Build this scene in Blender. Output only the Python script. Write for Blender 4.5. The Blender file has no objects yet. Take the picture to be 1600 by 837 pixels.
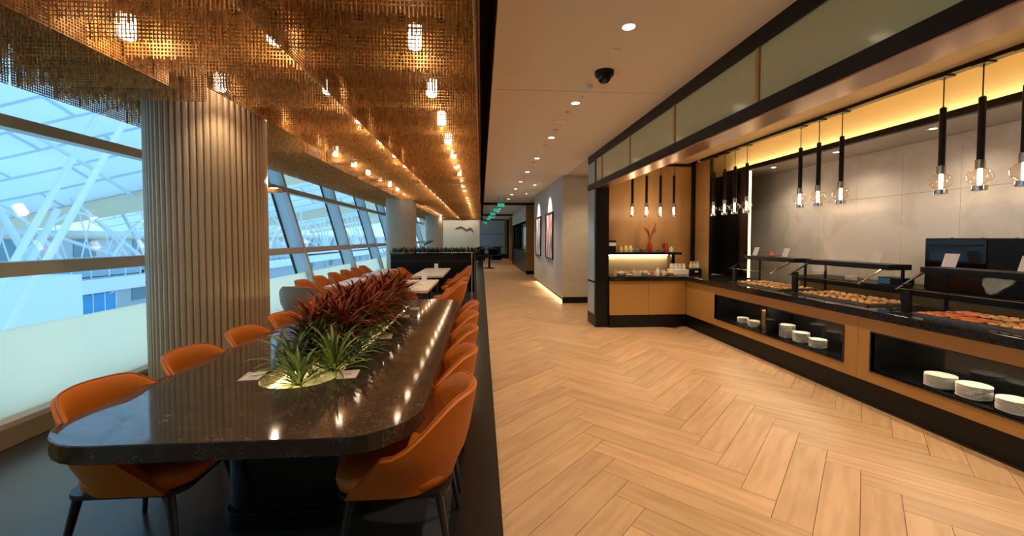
import bpy, bmesh, math, random
from mathutils import Vector, Matrix
random.seed(7)
PI = math.pi
sc = bpy.context.scene
C = sc.collection

# ---------------------------------------------------------------- camera
cam_d = bpy.data.cameras.new('camera'); cam = bpy.data.objects.new('camera', cam_d); C.objects.link(cam)
cam_d.sensor_fit = 'HORIZONTAL'; cam_d.sensor_width = 36.0
cam_d.lens = 640.0 / 1600.0 * 36.0
cam_d.shift_y = -26.0 / 1600.0
cam_d.clip_end = 600; cam_d.clip_start = 0.02
cam.location = (0, 0, 1.57)
cam.rotation_euler = (math.radians(90) - math.atan(640 / 20000.0), 0, math.radians(-4.3))
sc.camera = cam

# ---------------------------------------------------------------- world, exposure
w = bpy.data.worlds.new('world'); sc.world = w; w.use_nodes = True
bg = w.node_tree.nodes['Background']
bg.inputs['Color'].default_value = (0.47, 0.75, 1.0, 1); bg.inputs['Strength'].default_value = 2.15
vs = sc.view_settings
vs.view_transform = 'Standard'; vs.look = 'None'; vs.gamma = 1.0; vs.use_curve_mapping = False
vs.exposure = 0.0
WARM = (1.0, 0.79, 0.55)
L_CORR, L_INNER, L_SOFF, L_CHAND = 135.0, 92.0, 46.0, 24.0

# ---------------------------------------------------------------- helpers
def sm(t): t = max(0., min(1., t)); return t * t * (3 - 2 * t)
ORD = ['nearest', 'second', 'third', 'fourth', 'fifth', 'sixth', 'seventh', 'eighth', 'ninth', 'tenth', 'eleventh', 'twelfth', 'thirteenth',
       'fourteenth', 'fifteenth', 'sixteenth', 'seventeenth', 'eighteenth', 'nineteenth', 'twentieth', 'twenty-first', 'twenty-second', 'twenty-third', 'twenty-fourth', 'twenty-fifth']

class MB:
    def __init__(s): s.v = []; s.f = []
    def add(s, vs_, fs):
        o = len(s.v); s.v += [tuple(p) for p in vs_]; s.f += [tuple(i + o for i in f) for f in fs]; return s
    def box(s, x0, x1, y0, y1, z0, z1):
        return s.add([(x0,y0,z0),(x1,y0,z0),(x1,y1,z0),(x0,y1,z0),(x0,y0,z1),(x1,y0,z1),(x1,y1,z1),(x0,y1,z1)],
                     [(0,3,2,1),(4,5,6,7),(0,1,5,4),(1,2,6,5),(2,3,7,6),(3,0,4,7)])
    def hexa(s, p):   # 8 corners, bottom ring then top ring
        return s.add(p, [(0,3,2,1),(4,5,6,7),(0,1,5,4),(1,2,6,5),(2,3,7,6),(3,0,4,7)])
    def prism(s, poly, z0, z1):
        n = len(poly)
        vs_ = [(x, y, z0) for x, y in poly] + [(x, y, z1) for x, y in poly]
        fs = [tuple(range(n - 1, -1, -1)), tuple(range(n, 2 * n))] + [(i, (i + 1) % n, (i + 1) % n + n, i + n) for i in range(n)]
        return s.add(vs_, fs)
    def tube(s, pts, rad, n=8, caps=True):
        pts = [Vector(p) for p in pts]
        if not hasattr(rad, '__len__'): rad = [rad] * len(pts)
        vs_ = []; m = len(pts)
        for i, p in enumerate(pts):
            d = (pts[min(i + 1, m - 1)] - pts[max(i - 1, 0)]).normalized()
            a = d.cross(Vector((0, 0, 1)) if abs(d.z) < .9 else Vector((0, 1, 0))).normalized(); b = d.cross(a)
            for k in range(n):
                t = 2 * PI * k / n; vs_.append(p + rad[i] * (math.cos(t) * a + math.sin(t) * b))
        fs = [(i*n + k, i*n + (k+1) % n, (i+1)*n + (k+1) % n, (i+1)*n + k) for i in range(m - 1) for k in range(n)]
        if caps: fs += [tuple(range(n - 1, -1, -1)), tuple(range((m-1)*n, m*n))]
        return s.add(vs_, fs)
    def lathe(s, prof, n=20, c=(0, 0, 0), cap=True):
        vs_ = []; m = len(prof)
        for r, z in prof:
            for k in range(n):
                t = 2 * PI * k / n; vs_.append((c[0] + r*math.cos(t), c[1] + r*math.sin(t), c[2] + z))
        fs = [(i*n + k, i*n + (k+1) % n, (i+1)*n + (k+1) % n, (i+1)*n + k) for i in range(m - 1) for k in range(n)]
        if cap and prof[0][0] > 1e-5: fs.append(tuple(range(n - 1, -1, -1)))
        if cap and prof[-1][0] > 1e-5: fs.append(tuple(range((m-1)*n, m*n)))
        return s.add(vs_, fs)
    def leaf(s, o, az, a0, L, wd, droop, segs=5):
        o = Vector(o); d = Vector((math.cos(az), math.sin(az), 0)); sd = Vector((-math.sin(az), math.cos(az), 0)); p = o.copy(); vs_ = []
        for i in range(segs + 1):
            t = i / segs; a = a0 + droop * t * t
            ww = wd * (.55 + 1.6 * t * (1 - t)) * (1 - t ** 4) + .0008
            nrm = (d * -math.cos(a) + Vector((0, 0, 1)) * math.sin(a))
            vs_ += [p - sd * ww + nrm * ww * .35, p, p + sd * ww + nrm * ww * .35]
            p = p + (d * math.sin(a) + Vector((0, 0, 1)) * math.cos(a)) * (L / segs)
        fs = []
        for i in range(segs):
            b = i * 3; fs += [(b, b+1, b+4, b+3), (b+1, b+2, b+5, b+4)]
        return s.add(vs_, fs)
    def mesh(s, name, mat=None, smooth=False):
        me = bpy.data.meshes.new(name); me.from_pydata(s.v, [], s.f); me.update()
        if mat: me.materials.append(M[mat])
        if smooth:
            me.polygons.foreach_set('use_smooth', [True] * len(me.polygons))
            try: me.set_sharp_from_angle(angle=math.radians(smooth if smooth is not True else 40))
            except Exception: pass
        return me
    def build(s, name, mat, parent=None, loc=(0, 0, 0), rot=(0, 0, 0), smooth=False, bevel=0):
        return link(name, s.mesh(name, mat, smooth), parent, loc, rot, bevel)

def link(name, me, parent=None, loc=(0, 0, 0), rot=(0, 0, 0), bevel=0):
    o = bpy.data.objects.new(name, me); C.objects.link(o); o.location = loc; o.rotation_euler = rot; o.parent = parent
    if bevel:
        m = o.modifiers.new('bevel', 'BEVEL'); m.width = bevel; m.segments = 2; m.limit_method = 'ANGLE'
    return o
def tag(o, label=None, cat=None, group=None, kind=None):
    if label: o['label'] = label
    if cat: o['category'] = cat
    if group: o['group'] = group
    if kind: o['kind'] = kind
    return o
def empty(name, loc=(0, 0, 0), rz=0): 
    o = bpy.data.objects.new(name, None); C.objects.link(o); o.location = loc; o.rotation_euler = (0, 0, rz); o.empty_display_size = .1; return o
def thing(name, label, cat, loc=(0, 0, 0), rz=0, group=None): return tag(empty(name, loc, rz), label, cat, group)
def struct(o): o['kind'] = 'structure'; return o
def copy_tree(o, parent=None):
    c = o.copy(); C.objects.link(c); c.parent = parent
    for ch in list(o.children): copy_tree(ch, c)
    return c
def spot(name, loc, power, angle, blend=.7, rad=.04, col=WARM, rot=(0, 0, 0), parent=None):
    l = bpy.data.lights.new(name, 'SPOT'); l.energy = power; l.spot_size = math.radians(angle); l.spot_blend = blend; l.shadow_soft_size = rad; l.color = col
    o = bpy.data.objects.new(name, l); C.objects.link(o); o.location = loc; o.rotation_euler = rot; o.parent = parent; return o
def point(name, loc, power, rad=.03, col=WARM, parent=None):
    l = bpy.data.lights.new(name, 'POINT'); l.energy = power; l.shadow_soft_size = rad; l.color = col
    o = bpy.data.objects.new(name, l); C.objects.link(o); o.location = loc; o.parent = parent; return o

# ---------------------------------------------------------------- materials
M = {}
def mat(name, col, rough=.5, metal=0., spec=None, emit=None, estr=0., bump=None, vary=0., noise=None, coat=0.):
    """bump=(scale,strength) ; noise=(scale, col2, amount, stretch) mixes a second colour ; vary = per-object brightness"""
    m = bpy.data.materials.new(name); m.use_nodes = True; nt = m.node_tree; N = nt.nodes; Lk = nt.links; b = N['Principled BSDF']
    b.inputs['Base Color'].default_value = (*col, 1); b.inputs['Roughness'].default_value = rough; b.inputs['Metallic'].default_value = metal
    if spec is not None: b.inputs['Specular IOR Level'].default_value = spec
    if coat: b.inputs['Coat Weight'].default_value = coat; b.inputs['Coat Roughness'].default_value = .08
    if emit: b.inputs['Emission Color'].default_value = (*emit, 1); b.inputs['Emission Strength'].default_value = estr
    src = None
    tc = N.new('ShaderNodeTexCoord')
    if noise:
        sca, c2, amt, st = noise
        mp = N.new('ShaderNodeMapping'); mp.inputs['Scale'].default_value = st; Lk.new(tc.outputs['Object'], mp.inputs['Vector'])
        nz = N.new('ShaderNodeTexNoise'); nz.inputs['Scale'].default_value = sca; nz.inputs['Detail'].default_value = 6; Lk.new(mp.outputs[0], nz.inputs['Vector'])
        rp = N.new('ShaderNodeValToRGB'); rp.color_ramp.elements[0].position = .38; rp.color_ramp.elements[1].position = .66
        rp.color_ramp.elements[0].color = (0, 0, 0, 1); rp.color_ramp.elements[1].color = (amt, amt, amt, 1); Lk.new(nz.outputs['Fac'], rp.inputs[0])
        mx = N.new('ShaderNodeMix'); mx.data_type = 'RGBA'; mx.inputs['A'].default_value = (*col, 1); mx.inputs['B'].default_value = (*c2, 1)
        Lk.new(rp.outputs[0], mx.inputs['Factor']); src = mx.outputs['Result']
        if vary:
            oi = N.new('ShaderNodeObjectInfo'); ad = N.new('ShaderNodeVectorMath'); ad.operation = 'MULTIPLY_ADD'
            ad.inputs[1].default_value = (31, 17, 9); cx = N.new('ShaderNodeCombineXYZ')
            for k in range(3): Lk.new(oi.outputs['Random'], cx.inputs[k])
            Lk.new(cx.outputs[0], ad.inputs[0]); Lk.new(mp.outputs[0], ad.inputs[2]); Lk.new(ad.outputs[0], nz.inputs['Vector'])
    if vary:
        oi = N.new('ShaderNodeObjectInfo'); mr = N.new('ShaderNodeMapRange'); mr.inputs['To Min'].default_value = 1 - vary; mr.inputs['To Max'].default_value = 1 + vary
        Lk.new(oi.outputs['Random'], mr.inputs['Value']); hs = N.new('ShaderNodeHueSaturation'); Lk.new(mr.outputs[0], hs.inputs['Value'])
        if src: Lk.new(src, hs.inputs['Color'])
        else: hs.inputs['Color'].default_value = (*col, 1)
        src = hs.outputs[0]
    if src: Lk.new(src, b.inputs['Base Color'])
    if bump:
        nb = N.new('ShaderNodeTexNoise'); nb.inputs['Scale'].default_value = bump[0]; Lk.new(tc.outputs['Object'], nb.inputs['Vector'])
        bp = N.new('ShaderNodeBump'); bp.inputs['Strength'].default_value = bump[1]; bp.inputs['Distance'].default_value = .01
        Lk.new(nb.outputs['Fac'], bp.inputs['Height']); Lk.new(bp.outputs[0], b.inputs['Normal'])
    M[name] = m; return m
def glass(name, tint, gloss=.08, haze=None, rough=0.0, edge=7):
    m = bpy.data.materials.new(name); m.use_nodes = True; nt = m.node_tree; N = nt.nodes; N.remove(N['Principled BSDF']); out = N['Material Output']
    t = N.new('ShaderNodeBsdfTransparent'); t.inputs[0].default_value = (*tint, 1)
    g = N.new('ShaderNodeBsdfGlossy'); g.inputs['Roughness'].default_value = rough
    lw = N.new('ShaderNodeLayerWeight'); lw.inputs['Blend'].default_value = .12
    mr = N.new('ShaderNodeMapRange'); mr.inputs['To Min'].default_value = gloss * .6; mr.inputs['To Max'].default_value = min(1, gloss * edge)
    nt.links.new(lw.outputs['Facing'], mr.inputs['Value'])
    x = N.new('ShaderNodeMixShader'); nt.links.new(mr.outputs[0], x.inputs[0]); nt.links.new(t.outputs[0], x.inputs[1]); nt.links.new(g.outputs[0], x.inputs[2])
    last = x.outputs[0]
    if haze:
        col, amt = haze
        d = N.new('ShaderNodeBsdfTranslucent'); d.inputs[0].default_value = (*col, 1)
        d2 = N.new('ShaderNodeBsdfDiffuse'); d2.inputs[0].default_value = (*col, 1)
        a = N.new('ShaderNodeMixShader'); a.inputs[0].default_value = .15; nt.links.new(d.outputs[0], a.inputs[1]); nt.links.new(d2.outputs[0], a.inputs[2])
        y = N.new('ShaderNodeMixShader'); y.inputs[0].default_value = amt; nt.links.new(last, y.inputs[1]); nt.links.new(a.outputs[0], y.inputs[2]); last = y.outputs[0]
    nt.links.new(last, out.inputs['Surface']); M[name] = m; return m
def emission(name, col, s):
    m = bpy.data.materials.new(name); m.use_nodes = True; nt = m.node_tree; N = nt.nodes; N.remove(N['Principled BSDF'])
    e = N.new('ShaderNodeEmission'); e.inputs[0].default_value = (*col, 1); e.inputs[1].default_value = s
    nt.links.new(e.outputs[0], N['Material Output'].inputs['Surface']); M[name] = m; return m

mat('oak', (.45, .275, .145), .42, noise=(2.2, (.33, .19, .088), .8, (1.0, 9, 1)), vary=.09)
mat('oak_far', (.42, .255, .13), .42, noise=(2.0, (.36, .19, .075), .7, (1, 1, 1)))
mat('subfloor', (.10, .055, .025), .8)
mat('slate', (.032, .034, .037), .28, noise=(1.3, (.05, .052, .056), .8, (1, 1, 1)), bump=(3, .15))
mat('blackstrip', (.010, .009, .008), .25)
mat('black', (.006, .0055, .005), .38, spec=.25)
mat('blackgloss', (.006, .006, .006), .10)
mat('granite', (.010, .009, .008), .07, noise=(60, (.05, .045, .04), .5, (1, 1, 1)))
mat('ochre', (.46, .235, .055), .42, noise=(1.6, (.39, .19, .042), .6, (1, 1, .15)))
mat('woodwall', (.58, .36, .145), .33, noise=(1.3, (.36, .20, .07), .8, (1.6, 1, .5)))
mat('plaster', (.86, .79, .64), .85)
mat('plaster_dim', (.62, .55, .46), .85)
mat('cream', (.80, .62, .36), .6)
mat('yellow', (.84, .68, .38), .55)
mat('bronze', (.64, .45, .33), .28, metal=1.0)
mat('brass', (.50, .36, .18), .28, metal=1.0)
mat('chrome', (.55, .47, .40), .18, metal=1.0)
mat('steel', (.45, .45, .46), .25, metal=1.0)
mat('traymetal', (.13, .125, .12), .45, metal=.6)
mat('hdrglass', (.54, .48, .24), .14, noise=(.7, (.58, .52, .27), .6, (1, 1, 1)))
mat('bluepanel', (.30, .36, .38), .25)
mat('stonewall', (.58, .50, .39), .30, noise=(3, (.50, .43, .33), .6, (1, 1, 3)))
mat('corrwall', (.46, .45, .42), .45, noise=(2, (.42, .41, .38), .5, (1, 1, 3)))
mat('soffit', (.42, .39, .36), .25)
mat('leather', (.47, .12, .006), .50, spec=.3, bump=(90, .08), vary=.06)
mat('leather_seam', (.34, .08, .006), .55)
mat('leather_grey', (.30, .27, .23), .5, bump=(90, .08))
mat('legmetal', (.012, .011, .011), .35)
mat('whitetop', (.66, .58, .49), .30)
mat('card', (.62, .50, .44), .5)
mat('cardwhite', (.80, .80, .82), .5)
mat('ink', (.12, .10, .09), .6)
mat('frame_alu', (.50, .45, .38), .45)
mat('fin', (.52, .60, .64), .40)
mat('sill', (.30, .22, .14), .4)
mat('colwood', (.50, .37, .23), .38, noise=(4, (.40, .28, .17), .6, (1, 1, .2)))
mat('colsteel', (.60, .52, .42), .38)
mat('copper', (.82, .43, .125), .42, metal=.25, vary=.15, noise=(38, (.34, .14, .03), .9, (1, 1, .5)))
mat('darkceil', (.016, .010, .007), .8)
mat('soil', (.34, .29, .17), .95, noise=(30, (.12, .10, .05), .8, (1, 1, 1)))
mat('leafgreen', (.12, .17, .03), .42, vary=.30)
mat('leafdark', (.050, .080, .018), .42, vary=.30)
mat('leafred', (.20, .036, .004), .65, spec=.2, vary=.35)
mat('leafhedge', (.06, .08, .02), .5, vary=.3)
mat('stem', (.06, .03, .015), .7)
mat('ceramic', (.80, .76, .66), .18)
mat('ceramic_cool', (.74, .72, .66), .25)
mat('bread', (.62, .33, .11), .55, vary=.25)
mat('fillet', (.62, .16, .045), .45, vary=.25)
mat('green_em', (.02, .3, .2), .5, emit=(.03, .62, .42), estr=.55)
mat('redglass', (.40, .03, .015), .15)
mat('peach', (.75, .42, .25), .5)
mat('butter', (.75, .60, .25), .5)
mat('flower', (.45, .10, .06), .6)
mat('ext_white', (.80, .86, .90), .6)
mat('ext_cream', (.88, .72, .50), .7)
mat('ext_floor', (.88, .90, .90), .6)
mat('ext_dark', (.30, .44, .54), .4)
mat('ext_blue', (.04, .32, .62), .4)
mat('screen_blue', (.10, .2, .3), .3, emit=(.45, .68, .9), estr=.35)
mat('paleprint', (.55, .55, .55), .5)
glass('pane', (.86, .95, .99), .03)
glass('pane_frost', (.9, .97, 1.0), .04, haze=((1.0, .97, .82), .93))
glass('guard', (.95, .95, .92), .003, edge=1.2)
glass('bulb', (1.0, .93, .86), .10)
emission('filament', (1.0, .72, .46), 52.0)
emission('led_yellow', (1.0, .76, .40), 24.0)
emission('led_edge', (1.0, .68, .26), 5.0)
emission('led_niche', (1.0, .84, .58), 95.0)
emission('led_white', (1.0, .82, .52), 26.0)
emission('led_well', (1.0, .84, .42), 160.0)
emission('lamp_disc', (1.0, .80, .52), 14.0)
emission('lantern', (1.0, .80, .55), 20.0)

def special():
    # dark stone tabletop with pale flecks and short veins
    m = mat('darkstone', (.030, .021, .015), .06, spec=.75); nt = m.node_tree; N = nt.nodes; Lk = nt.links; b = N['Principled BSDF']
    tc = N.new('ShaderNodeTexCoord'); nz = N.new('ShaderNodeTexNoise'); nz.inputs['Scale'].default_value = 9; nz.inputs['Detail'].default_value = 3
    Lk.new(tc.outputs['Object'], nz.inputs['Vector'])
    mixv = N.new('ShaderNodeMix'); mixv.data_type = 'RGBA'; mixv.inputs['Factor'].default_value = .12
    Lk.new(tc.outputs['Object'], mixv.inputs['A']); Lk.new(nz.outputs['Color'], mixv.inputs['B'])
    vo = N.new('ShaderNodeTexVoronoi'); vo.feature = 'DISTANCE_TO_EDGE'; vo.inputs['Scale'].default_value = 44; Lk.new(mixv.outputs['Result'], vo.inputs['Vector'])
    r1 = N.new('ShaderNodeValToRGB'); r1.color_ramp.elements[0].color = (1, 1, 1, 1); r1.color_ramp.elements[1].color = (0, 0, 0, 1); r1.color_ramp.elements[1].position = .022
    Lk.new(vo.outputs['Distance'], r1.inputs[0])
    n2 = N.new('ShaderNodeTexNoise'); n2.inputs['Scale'].default_value = 14; Lk.new(tc.outputs['Object'], n2.inputs['Vector'])
    r2 = N.new('ShaderNodeValToRGB'); r2.color_ramp.elements[0].position = .47; r2.color_ramp.elements[1].position = .60; Lk.new(n2.outputs['Fac'], r2.inputs[0])
    mu = N.new('ShaderNodeMath'); mu.operation = 'MULTIPLY'; Lk.new(r1.outputs[0], mu.inputs[0]); Lk.new(r2.outputs[0], mu.inputs[1])
    v2 = N.new('ShaderNodeTexVoronoi'); v2.inputs['Scale'].default_value = 55; Lk.new(tc.outputs['Object'], v2.inputs['Vector'])
    r3 = N.new('ShaderNodeValToRGB'); r3.color_ramp.elements[0].color = (.8, .8, .8, 1); r3.color_ramp.elements[1].color = (0, 0, 0, 1); r3.color_ramp.elements[1].position = .13; Lk.new(v2.outputs['Distance'], r3.inputs[0])
    mxm = N.new('ShaderNodeMath'); mxm.operation = 'MAXIMUM'; Lk.new(mu.outputs[0], mxm.inputs[0]); Lk.new(r3.outputs[0], mxm.inputs[1])
    mx = N.new('ShaderNodeMix'); mx.data_type = 'RGBA'; mx.inputs['A'].default_value = (.034, .024, .016, 1); mx.inputs['B'].default_value = (.27, .20, .13, 1)
    Lk.new(mxm.outputs[0], mx.inputs['Factor']); Lk.new(mx.outputs['Result'], b.inputs['Base Color'])
    # marble
    m = mat('marble', (.62, .58, .53), .17, vary=.03); nt = m.node_tree; N = nt.nodes; Lk = nt.links; b = N['Principled BSDF']
    tc = N.new('ShaderNodeTexCoord'); oi = N.new('ShaderNodeObjectInfo'); ad = N.new('ShaderNodeVectorMath'); ad.operation = 'ADD'
    Lk.new(tc.outputs['Object'], ad.inputs[0]); Lk.new(oi.outputs['Location'], ad.inputs[1])
    nz = N.new('ShaderNodeTexNoise'); nz.inputs['Scale'].default_value = 1.1; nz.inputs['Detail'].default_value = 8; nz.inputs['Distortion'].default_value = .5; Lk.new(ad.outputs[0], nz.inputs['Vector'])
    r = N.new('ShaderNodeValToRGB'); e = r.color_ramp.elements; e[0].position = .44; e[0].color = (.66, .63, .585, 1); e[1].position = .56; e[1].color = (.64, .61, .57, 1)
    k = r.color_ramp.elements.new(.5); k.color = (.58, .545, .505, 1); Lk.new(nz.outputs['Fac'], r.inputs[0]); Lk.new(r.outputs[0], b.inputs['Base Color'])
    # membrane roof: thin fabric that lets daylight through, with seam lines
    m = bpy.data.materials.new('membrane'); m.use_nodes = True; nt = m.node_tree; N = nt.nodes; Lk = nt.links; N.remove(N['Principled BSDF'])
    tc = N.new('ShaderNodeTexCoord'); br = N.new('ShaderNodeTexBrick'); br.inputs['Scale'].default_value = 1; br.inputs['Mortar Size'].default_value = .003
    br.inputs['Color1'].default_value = (.80, .90, .95, 1); br.inputs['Color2'].default_value = (.84, .93, .97, 1); br.inputs['Mortar'].default_value = (.50, .62, .70, 1)
    br.inputs['Brick Width'].default_value = .16; br.inputs['Row Height'].default_value = .05
    Lk.new(tc.outputs['UV'], br.inputs['Vector'])
    nz = N.new('ShaderNodeTexNoise'); nz.inputs['Scale'].default_value = .12; nz.inputs['Detail'].default_value = 4; Lk.new(tc.outputs['Object'], nz.inputs['Vector'])
    mx = N.new('ShaderNodeMix'); mx.data_type = 'RGBA'; mx.blend_type = 'MULTIPLY'; mx.inputs['Factor'].default_value = .35; Lk.new(br.outputs['Color'], mx.inputs['A']); Lk.new(nz.outputs['Fac'], mx.inputs['B'])
    t = N.new('ShaderNodeBsdfTranslucent'); d = N.new('ShaderNodeBsdfDiffuse'); x = N.new('ShaderNodeMixShader'); x.inputs[0].default_value = .3
    Lk.new(mx.outputs['Result'], t.inputs[0]); Lk.new(mx.outputs['Result'], d.inputs[0]); Lk.new(t.outputs[0], x.inputs[1]); Lk.new(d.outputs[0], x.inputs[2]); Lk.new(x.outputs[0], N['Material Output'].inputs['Surface'])
    M['membrane'] = m
    # framed abstract prints
    for nm, c1, c2, c3 in (('art_grey', (.62, .60, .60), (.10, .12, .17), (.30, .27, .30)), ('art_pink', (.66, .60, .58), (.14, .12, .16), (.50, .20, .20))):
        m = mat(nm, c1, .5); nt = m.node_tree; N = nt.nodes; Lk = nt.links; b = N['Principled BSDF']; tc = N.new('ShaderNodeTexCoord')
        mp = N.new('ShaderNodeMapping'); mp.inputs['Scale'].default_value = (1, 3.0, 1.1); Lk.new(tc.outputs['Object'], mp.inputs['Vector'])
        nz = N.new('ShaderNodeTexNoise'); nz.inputs['Scale'].default_value = 1.8; nz.inputs['Detail'].default_value = 5; Lk.new(mp.outputs[0], nz.inputs['Vector'])
        r = N.new('ShaderNodeValToRGB'); e = r.color_ramp.elements; e[0].position = .40; e[0].color = (*c2, 1); e[1].position = .58; e[1].color = (*c1, 1)
        k = e.new(.50); k.color = (*c3, 1); Lk.new(nz.outputs['Fac'], r.inputs[0]); Lk.new(r.outputs[0], b.inputs['Base Color'])
special()

# ================================================================ SETTING
def sbox(name, m, *a, bevel=0): return struct(MB().box(*a).build(name, m, bevel=bevel))
# --- corridor floor: herringbone planks over a dark bed
floor = sbox('floor', 'subfloor', .11, 5.4, -2.0, 40, -.14, -.014)
def clip(poly, ax, v, keep_ge):
    out = []
    for i in range(len(poly)):
        a, b = poly[i - 1], poly[i]
        ia = (a[ax] >= v) if keep_ge else (a[ax] <= v); ib = (b[ax] >= v) if keep_ge else (b[ax] <= v)
        if ia != ib:
            t = (v - a[ax]) / (b[ax] - a[ax]); out.append((a[0] + t*(b[0]-a[0]), a[1] + t*(b[1]-a[1])))
        if ib: out.append(b)
    return out
PW, PN = .19, 6
planks = []
S2 = math.sqrt(.5)
for k in range(-40, 260):
    for mm in range(-16, 20):
        for hv in (0, 1):
            if hv == 0: u0, u1, v0, v1 = k + 2*PN*mm, k + PN + 2*PN*mm, k, k + 1
            else: u0, u1, v0, v1 = k + PN + 2*PN*mm, k + PN + 1 + 2*PN*mm, k - PN + 1, k + 1
            g = .008
            pts = [(u0+g, v0+g), (u1-g, v0+g), (u1-g, v1-g), (u0+g, v1-g)]
            P = [((u - v) * S2 * PW + .144, (u + v) * S2 * PW + .124) for u, v in pts]
            cx = sum(p[0] for p in P) / 4; cy = sum(p[1] for p in P) / 4
            if cx < -.6 or cx > 4.4 or cy < .6 or cy > 39: continue
            if cy > 8.2 and cx > 3.2: continue
            Q = clip(clip(clip(P, 0, .114, True), 0, 3.72 if cy < 7.2 else 2.7, False), 1, .9, True)
            if len(Q) < 3: continue
            ar = abs(sum(Q[i-1][0]*Q[i][1] - Q[i][0]*Q[i-1][1] for i in range(len(Q)))) / 2
            if ar < .0003: continue
            planks.append((math.hypot(cx, cy), cx, cy, hv, Q))
planks.sort()
vis = [p for p in planks if p[2] > 1.2 and p[1] < .9 * p[2] + 1.6]
first = vis[:300]; ids = set(id(p) for p in first)
rest = MB()
for p in planks:
    d, cx, cy, hv, Q = p
    if id(p) in ids:
        a = PI/4 if hv == 0 else 3*PI/4
        ca, sa = math.cos(-a), math.sin(-a)
        loc = [((x-cx)*ca - (y-cy)*sa, (x-cx)*sa + (y-cy)*ca) for x, y in Q]
        MB().prism(loc, -.012, random.uniform(-.0004, .0004)).build('plank', 'oak', floor, (cx, cy, 0), (0, 0, a))
    elif cy > 1.0: rest.prism(Q, -.012, 0)
tag(rest.build('plank_field', 'oak_far', floor), 'oak planks of the far corridor floor', kind='stuff')
sbox('floor', 'slate', -3.70, -.18, -2.0, 40, -.14, 0)
sbox('trim_1', 'blackstrip', -.18, .11, -2.0, 40, -.14, .004)

# --- corridor ceiling
ceiling = struct(empty('ceiling', (1.05, 8, 3.07)))
def cpart(name, m, *a, parent, bevel=0):
    o = MB().box(*a).build(name, m, parent, bevel=bevel); o.matrix_parent_inverse = Matrix.Translation(parent.location).inverted() if parent.rotation_euler.z == 0 else parent.matrix_basis.inverted(); return o
ys = [-2.0, 4.18, 8.7, 13.1, 17.3]
for a, b in zip(ys[:-1], ys[1:]): cpart('panel', 'plaster', .11, 2.0, a + .006, b - .006, 3.07, 3.2, parent=ceiling)
for a, b in ((17.6, 25.7), (26.1, 32.6), (33, 39)): cpart('panel', 'plaster', .11, 2.6, a, b, 3.07, 3.2, parent=ceiling)
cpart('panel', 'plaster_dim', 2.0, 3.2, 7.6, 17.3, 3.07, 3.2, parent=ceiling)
for y in (17.3, 25.7, 32.6): sbox('trim_2', 'black', -.02, 2.6, y, y + .32, 2.98, 3.3)
sbox('ceiling', 'darkceil', -5.2, .11, -2.2, 40, 3.72, 3.9)
sbox('trim_3', 'black', .105, .12, -2.0, 40, 3.09, 3.75)
sbox('ceiling', 'darkceil', .0, 7, -2.2, 40, 3.9, 4.0)
sbox('wall_near', 'plaster_dim', -5.2, 6, -2.3, -2.1, -.1, 4)
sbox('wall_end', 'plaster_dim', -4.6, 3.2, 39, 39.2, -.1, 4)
sbox('wall_lounge_end', 'plaster', -4.6, -.12, 31, 31.2, -.1, 3.75)

# --- windows (raked outwards): X = -3.6 - .278 Z
TL = .278
def wx(z, off=0): return -3.6 - TL * z + off
def wslab(mb, y0, y1, z0, z1, o0, o1):   # raked slab between inner offset o1 and outer offset o0
    return mb.hexa([(wx(z0, o0), y0, z0), (wx(z0, o1), y0, z0), (wx(z0, o1), y1, z0), (wx(z0, o0), y1, z0),
                    (wx(z1, o0), y0, z1), (wx(z1, o1), y0, z1), (wx(z1, o1), y1, z1), (wx(z1, o0), y1, z1)])
yb = 3.1 - 3.1 * 2
wi = 1
while yb < 30:
    win = struct(empty('window_%d' % wi, (-3.6, yb + 1.55, 0))); inv = Matrix.Translation(win.location).inverted()
    def wp(name, m, mb, bevel=0):
        o = mb.build(name, m, win, bevel=bevel); o.matrix_parent_inverse = inv; return o
    wp('mullion', 'fin', wslab(MB(), yb - .05, yb + .05, 0, 3.8, -.18, .12), bevel=.006)
    wp('mullion_seal', 'black', wslab(MB(), yb - .07, yb + .07, 0, 3.8, -.22, -.182))
    wp('pane', 'pane_frost', wslab(MB(), yb + .07, yb + 3.03, .17, .83, -.015, 0))
    wp('pane', 'pane', wslab(MB(), yb + .07, yb + 3.03, .832, 1.25, -.015, 0))
    wp('pane', 'pane', wslab(MB(), yb + .07, yb + 3.03, 1.37, 2.56, -.015, 0))
    wp('pane', 'pane', wslab(MB(), yb + .07, yb + 3.03, 2.68, 3.8, -.015, 0))
    for zc in (1.31, 2.62): wp('transom', 'frame_alu', wslab(MB(), yb + .05, yb + 3.05, zc - .06, zc + .06, -.05, .10), bevel=.006)
    wp('sill', 'sill', MB().box(-3.78, -3.52, yb, yb + 3.1, 0, .16), bevel=.008)
    wp('sill_trim', 'frame_alu', MB().box(-3.70, -3.545, yb, yb + 3.1, .16, .185))
    yb += 3.1; wi += 1

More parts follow.
